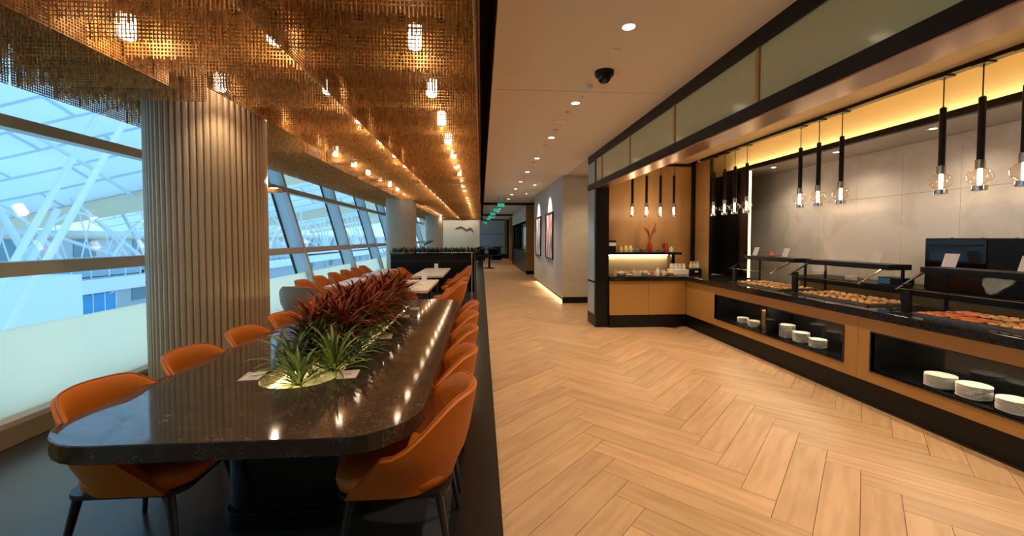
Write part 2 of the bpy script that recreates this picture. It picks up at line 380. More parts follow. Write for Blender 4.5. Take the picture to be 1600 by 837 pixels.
# --- columns with vertical ribs
def column(x, y, label, ribs, core, ribm, n):
    t = thing('column', label, 'column', (x, y, 0), group='round columns along the window')
    MB().lathe([(.50, 0), (.50, 3.75)], 48).build('core', core, t, smooth=True)
    MB().lathe([(.525, 0), (.525, .12), (.505, .125)], 48).build('base_ring', 'black', t, smooth=True)
    if ribs:
        rb = MB().tube([(0, 0, .12), (0, 0, 3.72)], .0245, 8).mesh('rib', ribm, True)
        for i in range(n):
            a = 2 * PI * i / n; link('rib', rb, t, (.505 * math.cos(a), .505 * math.sin(a), 0))
    else:
        mb = MB()
        for i in range(n):
            a = 2 * PI * i / n; mb.tube([(.505*math.cos(a), .505*math.sin(a), .12), (.505*math.cos(a), .505*math.sin(a), 3.72)], .022, 6)
        mb.build('ribs', ribm, t, smooth=True)
    return t
column(-2.86, 4.58, 'large round column clad in vertical tan ribs beside the near window', True, 'colwood', 'colwood', 60)
column(-2.86, 15.0, 'pale round column behind the black planter box', False, 'colsteel', 'colsteel', 60)
column(-2.86, 25.4, 'farthest pale round column beyond the planter hedge', False, 'colsteel', 'colsteel', 60)

# --- servery: header, soffit, ceilings, walls
sbox('trim_4', 'black', 1.99, 2.08, -2, 7.56, 2.95, 3.09)
sbox('trim_5', 'black', 1.985, 2.10, -2, 7.56, 2.46, 2.55)
hdr = struct(empty('wall_header', (2.03, 3, 2.46)))
mull = [-.95, .30, 1.58, 2.87, 4.16, 5.44, 6.72]
for i, y in enumerate(mull):
    if i: cpart('glass_panel', 'hdrglass', 2.01, 2.03, mull[i-1] + .02, y - .02, 2.55, 2.95, parent=hdr)
    cpart('mullion', 'brass', 1.998, 2.035, y - .018, y + .018, 2.55, 2.95, parent=hdr)
cpart('glass_panel', 'hdrglass', 2.01, 2.03, 6.74, 7.10, 2.55, 2.95, parent=hdr)
cpart('backing', 'black', 2.032, 2.06, -2, 7.56, 2.55, 2.95, parent=hdr)
sbox('trim_6', 'bronze', 2.0, 2.225, -2, 7.06, 2.445, 2.458)
sbox('trim_7', 'cream', 2.11, 2.225, -2, 7.06, 2.46, 3.0)
sbox('ceiling', 'cream', 2.10, 3.97, -2.0, 7.72, 3.0, 3.06)
sbox('trim_8', 'black', 3.96, 4.04, -2.0, 7.2, 2.965, 3.07)       # pendant track
sbox('trim_9', 'black', 2.2, 4.14, 7.66, 7.70, 2.95, 3.0)
sbox('wall_cove', 'yellow', 4.52, 4.6, -2.0, 7.72, 2.70, 3.62)
sbox('ceiling', 'cream', 4.0, 4.6, -2.0, 7.72, 3.55, 3.62)
sbox('trim_10', 'cream', 4.04, 4.06, -2.0, 7.2, 3.0, 3.6)
sbox('trim_11', 'black', 4.39, 4.43, -2.0, 7.2, 2.70, 2.765)         # ledge nose
sbox('trim_12', 'black', 4.43, 4.52, -2.0, 7.2, 2.70, 2.712)
sbox('ceiling', 'soffit', 4.43, 5.1, -2.0, 7.72, 2.69, 2.70)
sbox('ceiling', 'darkceil', 4.6, 6, -2.0, 7.72, 3.5, 3.62)
# pillar between corridor and servery
pil = struct(empty('wall_pillar', (2.1, 7.3, 0)))
cpart('post', 'black', 2.01, 2.24, 7.06, 7.60, 0, 3.07, parent=pil)
for z0, z1 in ((.22, .77), (.81, 2.44), (2.46, 2.93)): cpart('panel', 'bluepanel', 1.995, 2.012, 7.12, 7.54, z0, z1, parent=pil)
# back wood wall and the return next to it
sbox('wall_back', 'woodwall', 2.24, 4.20, 7.70, 7.78, 0, 3.0)
sbox('wall_return', 'woodwall', 4.12, 4.16, 7.14, 7.70, 0, 3.0)
sbox('trim_13', 'black', 4.06, 4.12, 7.63, 7.69, .9, 2.95)
sbox('trim_14', 'black', 4.115, 4.165, 7.12, 7.14, .9, 3.0)
sbox('wall_screen', 'blackgloss', 4.40, 4.44, 6.47, 7.72, .9, 2.70)
sbox('wall_end_servery', 'soffit', 4.2, 5.2, 7.72, 7.78, 0, 3.6)
# marble wall of large slabs
mar = struct(empty('wall_marble', (5.1, 4, 0)))
cpart('backing', 'soffit', 5.14, 5.24, -2.0, 7.72, 0, 3.6, parent=mar)
zs = [.0, 1.05, 2.10, 2.69]; yy = 7.37 + .305
while yy > -1.9:
    for a, b in zip(zs[:-1], zs[1:]):
        o = MB().box(-.02, .02, -.3035, .3035, -(b-a)/2 + .0015, (b-a)/2 - .0015).build('slab', 'marble', mar, (5.12 - 5.1 + random.uniform(-.001, .001), yy - .305 - 4, (a+b)/2))
    yy -= .61
# LED strips
tag(MB().box(4.445, 4.50, -1.9, 7.1, 2.714, 2.724).build('led_strip', 'led_yellow'), 'long warm LED strip on the ledge under the yellow cove', 'light strip')
tag(MB().box(4.402, 4.438, 6.458, 6.468, .92, 2.68).build('led_strip', 'led_edge'), 'upright warm LED strip behind the edge of the black screen', 'light strip')

# --- corridor: wall block with pictures, portals beyond
bw = struct(empty('wall_corridor', (2.4, 12, 0)))
cpart('stone_face', 'stonewall', 1.95, 4.0, 9.74, 9.76, .13, 3.07, parent=bw)
for i in range(4): cpart('wall_panel', 'corrwall', 1.95, 1.99, 9.765 + 1.31*i, 9.765 + 1.31*(i+1) - .004, .13, 3.065, parent=bw)
cpart('core', 'stonewall', 1.99, 4.0, 9.76, 15.0, .12, 3.07, parent=bw)
cpart('plinth', 'black', 2.06, 4.0, 9.80, 15.0, 0, .13, parent=bw)
sbox('baseboard_stone', 'black', 1.96, 4.0, 9.735, 9.80, 0, .15)
tag(MB().box(2.03, 2.05, 9.85, 14.95, .095, .115).build('led_strip', 'led_yellow'), 'warm LED strip glowing under the picture wall plinth', 'light strip')
sbox('wall_alcove', 'stonewall', 2.8, 2.9, 7.79, 9.73, 0, 3.07)
# second block: wood portal with a display window
b2 = struct(empty('wall_display', (2.2, 22, 0)))
cpart('portal_face', 'ochre', 1.95, 2.7, 17.75, 17.85, .15, 2.98, parent=b2)
cpart('portal_base', 'black', 1.95, 2.7, 17.74, 17.86, 0, .15, parent=b2)
cpart('fascia', 'corrwall', 1.94, 2.0, 17.85, 25.5, 2.35, 3.0, parent=b2)
cpart('display_base', 'black', 1.95, 2.5, 17.9, 25.0, 0, .95, parent=b2)
cpart('display_back', 'plaster_dim', 2.5, 2.55, 17.85, 25.0, .95, 2.4, parent=b2)
for i in range(4):
    cpart('display_pane', 'guard', 1.98, 1.99, 18.2 + 1.6*i, 19.7 + 1.6*i, .97, 2.33, parent=b2)
    cpart('display_frame', 'black', 1.95, 2.0, 19.7 + 1.6*i, 19.8 + 1.6*i, .95, 2.35, parent=b2)
for i, (y, z) in enumerate(((18.4, 1.3), (20.2, 1.25), (21.6, 1.4))):
    cpart('blue_display', 'screen_blue', 2.35, 2.4, y, y + .9, z - .2, z + .75, parent=b2)
for i, y in enumerate((25.5, 28.3, 31.1, 34.5)):
    sbox('trim_%d' % (20 + i), 'black' if i % 2 == 0 else 'ochre', 1.95, 2.7, y, y + .35, 0, 3.0)
sbox('wall_far_right', 'black', 2.6, 2.7, 25, 39, 0, 3.1)
sbox('wall_between', 'black', 2.7, 2.8, 15, 25, 0, 3.1)
sbox('wall_far_panel', 'corrwall', 2.25, 2.35, 28.6, 31.1, 0, 3.0)
# servery outer shell, keeps daylight out
sbox('wall_right', 'darkceil', 5.3, 5.5, -2.2, 40, -.1, 4.0)

# ================================================================ LAMPS IN THE CEILING
def downlight(x, y, z, label, power, angle=95, r=.045, grp='recessed downlights of the corridor ceiling', tilt=(0, 0, 0), blend=.75, soft=.05):
    t = thing('downlight', label, 'downlight', (x, y, z), group=grp)
    MB().lathe([(r, -.001), (r + .018, -.003), (r + .022, 0), (r + .018, .004), (r, .004)], 20, cap=False).build('trim_ring', 'plaster', t, smooth=True)
    MB().lathe([(0, -.0005), (r, -.0005), (r, .003), (0, .003)], 20).build('lens', 'lamp_disc', t)
    if power: spot('downlight_lamp', (0, 0, -.02), power, angle, blend, soft, WARM, tilt, t)
    return t
cy = [2.89, 4.54, 6.11, 7.7, 9.3, 10.9, 12.5, 14.1, 15.7]
for i, y in enumerate(cy): downlight(1.05, y, 3.07, 'small round recessed downlight, %s in the corridor ceiling row' % (ORD[i] if i else 'nearest and brightest'), L_CORR * (1 if y < 8 else .6))
for i, y in enumerate((19, 21.2, 23.4, 28, 30.5, 35)): downlight(.95, y, 3.07, 'tiny far downlight beyond the dark beam, %s of the far row' % ORD[i], L_CORR * .8)
for i, y in enumerate((.3, 1.3)): downlight(1.05, y, 3.07, 'recessed corridor downlight above the viewer, %s' % ('first' if i == 0 else 'second'), L_CORR)
for i, y in enumerate((1.0, 2.2, 3.4, 4.6, 5.8, 6.7)):
    downlight(2.95, y, 3.0, 'downlight in the cream ceiling before the counter, %s one' % ORD[i], L_INNER, 90, grp='downlights hidden behind the header')
for i, y in enumerate((1.6, 2.75, 3.9, 5.05, 6.2)):
    downlight(4.62, y, 2.69, 'small soffit downlight in front of the marble, %s one' % ORD[i], L_SOFF, 150, .03, grp='soffit downlights over the marble wall', soft=.16)
for i, y in enumerate((11.55, 13.8)):
    downlight(1.52, y, 3.07, 'wall washer above the %s framed picture' % ('nearer' if i == 0 else 'farther'), 260, 62, .03, 'picture wall washers', (0, math.radians(-25), 0), .6)
for i, x in enumerate((-3.3, -2.3, -1.3, -.5)):  # extra lamps added only to warm and brighten the lounge end wall
    downlight(x, 30.2, 3.715, 'added warm lamp before the far tan wall, %s from the window' % ORD[i], 50, 100, .05, 'added lamps warming the far lounge wall', (math.radians(20), 0, 0), .9)
downlight(2.45, 8.75, 3.07, 'single downlight in the ceiling of the recess beside the picture wall', 90, 120)
downlight(3.1, 7.35, 3.0, 'downlight in the niche ceiling above the drinks counter', 9, 90, grp='downlights hidden behind the header')

# ceiling fittings
def fitting(name, prof, m, x, y, label, cat, z=3.07):
    return tag(MB().lathe(prof, 20).build(name, m, loc=(x, y, z), smooth=True), label, cat)
cam_t = thing('dome_camera', 'black dome security camera hanging under the corridor ceiling', 'camera', (1.11, 3.67, 3.07))
MB().lathe([(.085, 0), (.085, -.03), (.075, -.045), (0, -.045)][::-1], 28).build('housing', 'black', cam_t, smooth=True)
MB().lathe([(0, -.105), (.035, -.098), (.056, -.075), (.062, -.045), (0, -.044)], 24).build('dome', 'blackgloss', cam_t, smooth=True)
fitting('sprinkler_cover', [(0, -.012), (.028, -.012), (.035, -.004), (.035, 0), (0, 0)], 'plaster', 1.07, 3.25, 'small round sprinkler cover between nearest downlight and dome camera', 'sprinkler')
sd = fitting('smoke_detector', [(0, -.04), (.035, -.04), (.05, -.02), (.055, 0), (0, 0)], 'cardwhite', 1.05, 4.02, 'white round smoke detector just beyond the dome camera', 'smoke detector')
fitting('sprinkler_cover', [(0, -.03), (.012, -.03), (.02, -.01), (.035, 0), (0, 0)], 'cardwhite', 1.06, 4.33, 'small sprinkler head just beyond the ceiling seam', 'sprinkler')
for i, (y, r) in enumerate(((5.27, .11), (7.0, .11), (8.6, .11))):
    fitting('ceiling_speaker', [(0, -.006), (r * .8, -.006), (r * .85, -.012), (r, -.008), (r, 0), (0, 0)], 'plaster', 1.02, y, 'round ceiling speaker grille, %s of the row' % ORD[i], 'speaker')
for i, y in enumerate((4.85, 5.65, 6.6, 8.1, 9.9)):
    fitting('sprinkler_cover', [(0, -.02), (.01, -.02), (.03, -.004), (.03, 0), (0, 0)], 'chrome', 1.03, y, 'tiny sprinkler head farther along the corridor ceiling, %s' % ORD[i], 'sprinkler')
for i, (x, y) in enumerate(((.69, 14.3), (.62, 16.8), (.56, 19.5), (.5, 22.0), (.45, 24.5), (.32, 31.0))):
    t = thing('exit_sign', 'green lit exit sign hanging in the corridor, %s' % ORD[i], 'exit sign', (x, y, 2.72), group='green signs in the corridor')
    MB().box(-.12, .12, -.02, .02, -.06, .06).build('box', 'green_em', t, bevel=.006)
    MB().tube([(-.1, 0, .06), (-.1, 0, .35)], .006, 6).build('rod', 'steel', t); MB().tube([(.1, 0, .06), (.1, 0, .35)], .006, 6).build('rod', 'steel', t)
# framed pictures
for i, (y0, y1, a, lb) in enumerate(((10.96, 12.15, 'art_pink', 'tall framed print with red and grey shapes on the corridor wall'), (13.2, 14.42, 'art_grey', 'tall framed print with dark grey shapes, farther along the corridor wall'))):
    t = thing('framed_picture', lb, 'picture', (1.94, (y0+y1)/2, 1.64), group='framed prints'); h = (y1-y0)/2
    MB().box(-.012, 0, -h + .03, h - .03, -.62, .62).build('print', a, t)
    fr = MB()
    for a4 in ((-.03, .008, -h, -h + .03, -.65, .65), (-.03, .008, h - .03, h, -.65, .65), (-.03, .008, -h, h, -.65, -.62), (-.03, .008, -h, h, .62, .65)): fr.box(*a4)
    fo = fr.build('frame', 'black', t)

# ================================================================ OUTSIDE THE WINDOWS
ground = struct(MB().box(-160, -6.0, -60, 220, -6.4, -6.0).build('floor', 'ext_floor'))
def shell(name, c00, c10, c01, c11, bulge, label, n=18):
    # membrane between four corners, arched upwards; c0* far edge (eave), c1* near edge
    c00, c10, c01, c11 = map(Vector, (c00, c10, c01, c11)); vs_ = []; fs = []; uv = []
    for i in range(n + 1):
        for j in range(n + 1):
            u, v = i / n, j / n
            p = (c00*(1-u) + c10*u)*(1-v) + (c01*(1-u) + c11*u)*v; p.z += bulge * 4 * v * (1 - v) + .6 * math.sin(u * PI * 6) * 4 * v * (1 - v) * .3
            vs_.append(p); uv.append((u, v))
    for i in range(n):
        for j in range(n): a = i*(n+1)+j; fs.append((a, a+n+1, a+n+2, a+1))
    t = thing(name, label, 'roof', c00, group='airport roof shells outside')
    mb = MB().add([p - c00 for p in vs_], fs); me = mb.mesh('membrane', 'membrane', True)
    ul = me.uv_layers.new(name='UVMap')
    for lp in me.loops: ul.data[lp.index].uv = uv[lp.vertex_index]
    link('membrane', me, t)
    # eave box beam
    d = (c10 - c00); e = MB(); up = Vector((0, 0, 1)); o = Vector((0, 1.6, 0))
    z = Vector((0, 0, 0))
    e.hexa([z - up*.5, d - up*2.4, d + o - up*1.8, o - up*.4, z + up*.9, d + up*.9, d + o + up*1.1, o + up*1.1]); e.build('eave_beam', 'ext_cream', t)
    for k in (1, 2, 3, 4, 5):    # ribs under the membrane
        u = k / 6; a = c00*(1-u) + c10*u; b = c01*(1-u) + c11*u; pts = []
        for q in range(11):
            v = q / 10; p = a*(1-v) + b*v; p.z += bulge*4*v*(1-v) - .35; pts.append(p - c00)
        MB().tube(pts, .14, 6).build('rib', 'ext_white', t, smooth=True)
    return t
for k, (yo, lb) in enumerate(((-46, 'white membrane roof shell overhead outside the nearest pane'), (0, 'white membrane roof shell with cream eave seen left of the column'),
                              (46, 'membrane roof shell seen right of the column'), (92, 'third membrane roof shell far along the glazing'), (138, 'farthest membrane roof shell outside'))):
    zz = 2.0 * max(0, k - 1)
    shell('roof_shell', (-75, 47.8 + yo, -2.1 + zz), (-9, 35 + yo, 9.56 + zz), (-75, 4 + yo, 7 + zz), (-9, -6 + yo, 10 + zz), 4.5, lb)
# struts
def strut(pts, r, label): return tag(MB().tube(pts, r, 10).build('steel_strut', 'ext_white', smooth=True), label, 'strut', 'white steel struts outside')
strut([(-11, 10.3, -.6), (-11, 13.5, 4.9), (-11, 18.6, 13.5)], [.085, .08, .07], 'slim white diagonal strut crossing the nearest window panes')
strut([(-22, 17.5, -6), (-21, 24.5, 8.6)], [.17, .13], 'white strut leaning at the far left of the window')
strut([(-30, 26.5, -6), (-30, 31.5, 3.6)], [.25, .2], 'pale strut leaning right behind the lower transom')
strut([(-31, 33.5, -6), (-31, 28.8, 3.6)], [.25, .2], 'pale strut leaning left, crossing its twin')
for g in range(6):
    bx, by = -33 - 2 * (g % 2), 44 + 17 * g
    t = thing('steel_tree', 'tree-like fan of white steel branches outside, %s from the column' % ORD[g], 'steel structure', (bx, by, -6), group='steel fans outside')
    MB().tube([(0, 0, 0), (0, 0, 4.6)], .35, 8).build('trunk', 'ext_white', t, smooth=True)
    for q in range(7):
        a = (q - 3) * .42
        MB().tube([(0, 0, 4.5), (-1.5, 9 * math.sin(a), 4.5 + 8.5 * math.cos(a) + .8)], [.22, .14], 8).build('branch', 'ext_white', t, smooth=True)
for g in range(7):      # arched lattice in front of the far facade
    y0 = 24 + 6.5 * g; ax_ = -31.6 - .6 * (g % 2); pts = [(ax_, y0 + 10 * q / 10, -1.0 + 4.6 * math.sin(PI * q / 10)) for q in range(11)]
    t = thing('truss_arch', 'white arched lattice truss above the walkway outside, %s from the left' % (ORD[g] if g else 'first'), 'truss', (0, 0, 0), group='arched trusses outside')
    MB().tube(pts, .11, 6).build('arch', 'ext_white', t, smooth=True)
    for q in range(1, 10): MB().tube([pts[q], (ax_, y0 + q + (1.2 if q % 2 else -1.2), -1.0)], .05, 5).build('web', 'ext_white', t)
for g in range(3):
    t = thing('walkway_railing', 'pale blue railing along the walkway outside, stretch %s' % ('nearest', 'middle', 'far')[g], 'railing', (-29.3, 24 + 14 * g, -1.49), group='walkway railings outside')
    MB().box(-.03, .03, 0, 13.6, .95, 1.02).build('handrail', 'ext_white', t); MB().box(-.02, .02, 0, 13.6, .15, .85).build('infill', 'ext_dark', t)
    for q in range(10): MB().box(-.04, .04, q * 1.5, q * 1.5 + .08, 0, .98).build('post', 'ext_white', t)
def ext_box(name, label, cat, m, *a): return tag(MB().box(*a).build(name, m), label, cat)
pier = ext_box('concrete_pier', 'pale blue-white pier block behind the strut left of the blue shopfront', 'pier', 'ext_white', -28, -24, 18, 26.5, -6, -.6)
ext_box('balcony_slab', 'long white walkway slab outside, upper one', 'walkway', 'ext_white', -34, -30, 24, 200, -1.2, -.3)
ext_box('balcony_slab', 'long white walkway slab outside, lower one over the shopfront', 'walkway', 'ext_white', -33, -28.5, 27, 200, -2.5, -1.5)
shop = thing('shopfront', 'distant shopfront with dark upper windows and bright blue counters', 'shop', (-29, 31.8, -6))
MB().box(-.2, 0, -2.9, 2.9, 3.4, 4.6).build('dark_fascia', 'ext_dark', shop)
for q in range(6): MB().box(-.25, .02, -2.9 + q*.97, -2.9 + q*.97 + .9, 2.0, 3.35).build('blue_panel', 'ext_blue', shop)
for q in range(7): MB().box(-.1, .06, -2.96 + q*.97, -2.90 + q*.97, 1.2, 4.6).build('mullion', 'ext_white', shop)
MB().box(.0, .05, -1.2, 1.6, 4.0, 4.06).build('lamp_line', 'ext_cream', shop); MB().box(-.3, .04, -2.9, 2.9, 1.0, 2.0).build('plinth', 'ext_white', shop)
fac = thing('terminal_facade', 'long far terminal facade in pale blue with rows of windows', 'building', (-38, 90, -6))
MB().box(-2, 0, -68, 120, 0, 8.3).build('wall', 'ext_white', fac)
wm = MB().box(0, .1, -1.1, 1.1, 0, 1.6).mesh('far_window', 'ext_dark')
for q in range(26):
    for r_ in range(3):
        if random.random() < .62: link('far_window', wm, fac, (0, -60 + q * 6.4 + random.uniform(-1, 1), .8 + r_ * 2.5))
for r_ in range(3): MB().box(0, .6, -68, 120, 2.55 + r_*2.5, 2.8 + r_*2.5).build('ledge', 'ext_cream', fac)
for q in range(22):
    y = 34 + q * 7 + random.uniform(-2, 2); x = -random.uniform(16, 26); h = random.uniform(1.2, 2.6); wdt = random.uniform(.8, 2.2)
    t = thing('check_in_kiosk', 'small pale kiosk on the concourse outside, %s beyond the shopfront' % ORD[q], 'kiosk', (x, y, -6), group='kiosks on the concourse')
    MB().box(-.6, .6, -wdt, wdt, 0, h).build('body', 'ext_white', t); MB().box(.6, .64, -wdt*.8, wdt*.8, h*.4, h*.85).build('dark_face', 'ext_dark', t)

# ================================================================ MESH CHANDELIER
ch = thing('mesh_chandelier', 'huge copper bead-mesh curtain chandelier covering the lounge ceiling', 'chandelier', (-1.9, 6, 3.65))
CW, CH = 1.27, .84
def curtain_mesh(name, pitch, hp, wd):
    mb = MB(); n = int(CW / pitch)
    for i in range(n + 1):
        x = -CW/2 + CW * i / n; L = CH - (random.uniform(0, .012))
        a, b = wd * .5, wd * .87
        mb.add([(x - a, -b*.4, 0), (x + a, -b*.4, 0), (x, b*.6, 0), (x - a, -b*.4, -L), (x + a, -b*.4, -L), (x, b*.6, -L)], [(0, 1, 4, 3), (1, 2, 5, 4), (2, 0, 3, 5), (3, 4, 5)])
    m = int(CH / hp)
    for j in range(m + 1):
        z = -CH * j / m; a = wd * .5
        mb.add([(-CW/2, -a, z - a), (-CW/2, a, z), (-CW/2, -a, z + a), (CW/2, -a, z - a), (CW/2, a, z), (CW/2, -a, z + a)], [(0, 1, 4, 3), (1, 2, 5, 4), (2, 0, 3, 5)])
    return mb.mesh(name, 'copper')
fine = curtain_mesh('mesh_curtain', .019, .021, .0085); coarse = curtain_mesh('mesh_curtain', .028, .04, .014)
def cell_mesh(ncur, pitch, hp, wd, width=CW, dx=0.0):
    # one ceiling cell: several rows of hanging bead strands with ragged, vaulted lower ends
    mb = MB(); n = int(width / pitch); sl = random.uniform(-.03, .03); ph = random.uniform(0, 6)
    for c in range(ncur):
        y = -.65 + 1.3 * (c + .25) / ncur; a, b = wd * .5, wd * .87; base = CH * random.uniform(.955, 1.01); k = 0
        prev = None
        for i in range(n + 1):
            x = dx - width/2 + width * i / n; u = 2 * i / n - 1
            L = base - .03 * (1 - u*u) * (.6 + .4 * math.cos(y * 2.4)) + sl * u * .5 + random.uniform(-.022, .01)
            L = min(L, CH * 1.01)
            mb.add([(x - a, y - b*.4, 0), (x + a, y - b*.4, 0), (x, y + b*.6, 0), (x - a, y - b*.4, -L), (x + a, y - b*.4, -L), (x, y + b*.6, -L)], [(0, 1, 4, 3), (1, 2, 5, 4), (2, 0, 3, 5), (3, 4, 5)])
        m = int((base - .05) / hp)
        for j in range(m + 1):
            z = -hp * j
            mb.add([(dx - width/2, y - a, z - a), (dx - width/2, y + a, z), (dx - width/2, y - a, z + a), (dx + width/2, y - a, z - a), (dx + width/2, y + a, z), (dx + width/2, y - a, z + a)], [(0, 1, 4, 3), (1, 2, 5, 4), (2, 0, 3, 5)])
    return mb.mesh('mesh_cell', 'copper')
cells_near = [cell_mesh(5, .024, .027, .0085) for _ in range(5)]; cells_far = [cell_mesh(4, .034, .05, .014) for _ in range(4)]
cells_narrow = [cell_mesh(5, .024, .027, .0085, .96, .14) for _ in range(2)]; cells_edge = [cell_mesh(5, .024, .027, .0085, .36, -.43) for _ in range(2)]
def hang(x, y, rz, sz):
    o = link('mesh_curtain', fine if y < 9 else coarse, ch, (x + 1.9, y - 6, 0), (0, 0, rz)); o.scale = (1, 1, sz)
XB = [-.04, -1.31, -2.58, -3.80]
Y0 = 1.05
for k in range(22):
    yc = Y0 + 1.3 * k + .65
    near_col = any(abs(yc - c) < 1.2 for c in (4.58, 15.0, 25.4))
    for i, x in enumerate(XB):
        hang(x if not (i == 2 and near_col) else -2.29, yc, PI/2, (1.0, .985, .97, 1.0)[i])
        if i < 3:
            xm = (XB[i] + XB[i+1]) / 2; pool = cells_near if k < 7 else cells_far
            if near_col and i == 1: pool = cells_narrow
            if near_col and i == 2: pool = cells_edge
            link('mesh_cell', pool[(k * 3 + i) % len(pool)], ch, (xm + 1.9, yc - 6, 0))
    hang(-3.45, yc, PI/2, .90)
hang(-3.12, 3.96, 0, 1.0); hang(-3.2, 3.70, 0, .97)
for s_, x in ((0, -.02), (1, -1.31), (2, -2.58), (3, -3.82)): 
    o = MB().box(x + 1.9 - .01, x + 1.9 + .01, -6, 24, -.02, .02).build('hanging_rail', 'brass', ch)
ln = 0
for r_, (x, nm) in enumerate(((-.47, 'corridor-side'), (-1.43, 'middle'), (-2.40, 'window-side'))):
    for k in range(25):
        y = 3.02 + 1.0 * k
        t = thing('mesh_lantern', '%s glowing cylinder lamp inside the copper mesh, %s row' % (ORD[k].capitalize() if k else 'Nearest', nm), 'lamp', (x, y, 2.93), group='glowing lamps in the chandelier, %s row' % nm)
        MB().lathe([(0, 0), (.044, 0), (.05, .012), (.05, .15), (0, .15)], 14).build('diffuser', 'lantern', t, smooth=True)
        MB().lathe([(.056, .15), (.056, .20), (.02, .22), (.012, .65)], 12).build('canister', 'brass', t, smooth=True)
        if k % 2 == 0 or k < 6: spot('lantern_lamp', (0, 0, -.02), L_CHAND, 110, .8, .05, WARM, parent=t)
for r_, x in enumerate((-.47, -1.43, -2.4)):
    for k, y in enumerate((1.0, 2.0)):
        t = thing('mesh_lantern', 'glowing cylinder lamp above the viewer, %s of row %s' % (ORD[k], ('one', 'two', 'three')[r_]), 'lamp', (x, y, 2.93), group='glowing lamps in the chandelier above the viewer')
        MB().lathe([(0, 0), (.044, 0), (.05, .012), (.05, .15), (0, .15)], 14).build('diffuser', 'lantern', t, smooth=True)
        MB().lathe([(.056, .15), (.056, .20), (.02, .22), (.012, .65)], 12).build('canister', 'brass', t, smooth=True)
        spot('lantern_lamp', (0, 0, -.02), L_CHAND, 110, .8, .05, WARM, parent=t)
# sconce on the near column
t = thing('wall_sconce', 'small bronze uplight sconce on the right side of the ribbed column', 'sconce', (-2.40, 4.86, 2.11))
MB().box(-.03, .13, -.04, .04, -.025, .025).build('arm', 'bronze', t, bevel=.006); MB().box(.02, .10, -.02, .02, .025, .03).build('lens', 'lamp_disc', t)
point('sconce_lamp', (.03, -.05, .10), 7.0, .03, WARM, t)

# ================================================================ THE LONG DARK TABLE
def rrect(x0, x1, y0, y1, r, n=8):
    P = []
    for cx, cy_, a0 in ((x1-r, y1-r, 0), (x0+r, y1-r, PI/2), (x0+r, y0+r, PI), (x1-r, y0+r, 1.5*PI)):
        for i in range(n + 1): a = a0 + PI/2*i/n; P.append((cx + r*math.cos(a), cy_ + r*math.sin(a)))
    return P
def holed_slab(outer, inner, z0, z1, name, m, parent, bevel=.004):
    bm = bmesh.new()
    for z in (z0, z1):
        es = []
        for lp in (outer, inner):
            vs_ = [bm.verts.new((x, y, z)) for x, y in lp]; es += [bm.edges.new((vs_[i-1], vs_[i])) for i in range(len(vs_))]
        bmesh.ops.triangle_fill(bm, edges=es, use_beauty=True)
    bm.verts.ensure_lookup_table(); n, k = len(outer), len(inner); V = bm.verts; h = n + k
    for i in range(n): bm.faces.new((V[i], V[(i+1) % n], V[(i+1) % n + h], V[i + h]))
    for i in range(k): bm.faces.new((V[n + (i+1) % k], V[n + i], V[n + i + h], V[n + (i+1) % k + h]))
    bmesh.ops.recalc_face_normals(bm, faces=bm.faces); me = bpy.data.meshes.new(name); bm.to_mesh(me); bm.free(); me.materials.append(M[m])
    return link(name, me, parent, bevel=bevel)
TX, TY = -1.075, 3.62
tab = thing('communal_table', 'long dark speckled stone table with rounded ends and planted slot', 'table', (TX, TY, 0))
outer = rrect(-.805, .795, -1.91, 1.96, .32); inner = rrect(-.215, .215, -1.32, 1.55, .20)
holed_slab(outer, inner, .672, .75, 'tabletop', 'darkstone', tab)
MB().prism(rrect(-.31, .31, -1.36, 1.62, .10), .10, .60).build('base', 'blackgloss', tab, bevel=.004)
holed_slab(rrect(-.31, .31, -1.36, 1.62, .10), rrect(-.265, .265, -1.345, 1.60, .09), .60, .672, 'well_wall', 'blackgloss', tab, 0)
MB().prism(rrect(-.33, .33, -1.38, 1.64, .11), 0, .10).build('plinth', 'black', tab, bevel=.004)
MB().prism(rrect(-.263, .263, -1.343, 1.598, .088), .60, .635).build('soil', 'soil', tab)
rg = MB(); P = rrect(-.258, .258, -1.338, 1.593, .085)
for i in range(len(P)):
    (x0, y0), (x1, y1) = P[i-1], P[i]; f_ = .975
    rg.add([(x0, y0, .650), (x1, y1, .650), (x1, y1, .670), (x0, y0, .670)], [(0, 1, 2, 3)])
rg.build('led_ring', 'led_well', tab)
# cards on the table
for i, (x, y, lb) in enumerate(((-1.355, 2.52, 'left of the planted slot near the dark table front'), (-.80, 2.51, 'right of the planted slot near the dark table front'), (-.80, 3.46, 'on the right of the slot at mid table'),
                                (-.81, 4.35, 'on the right of the slot toward the far end'), (-.78, 4.82, 'nearest the far end of the dark table'))):
    t = thing('menu_card', 'small pale menu card lying %s' % lb, 'card', (x, y, .7502), .12, 'menu cards on the dark table')
    sh_ = MB().box(-.055, .055, -.075, .075, 0, .003).build('sheet', 'card', t)
    MB().box(-.02, .02, -.006, .006, .003, .0034).build('print', 'ink', sh_)

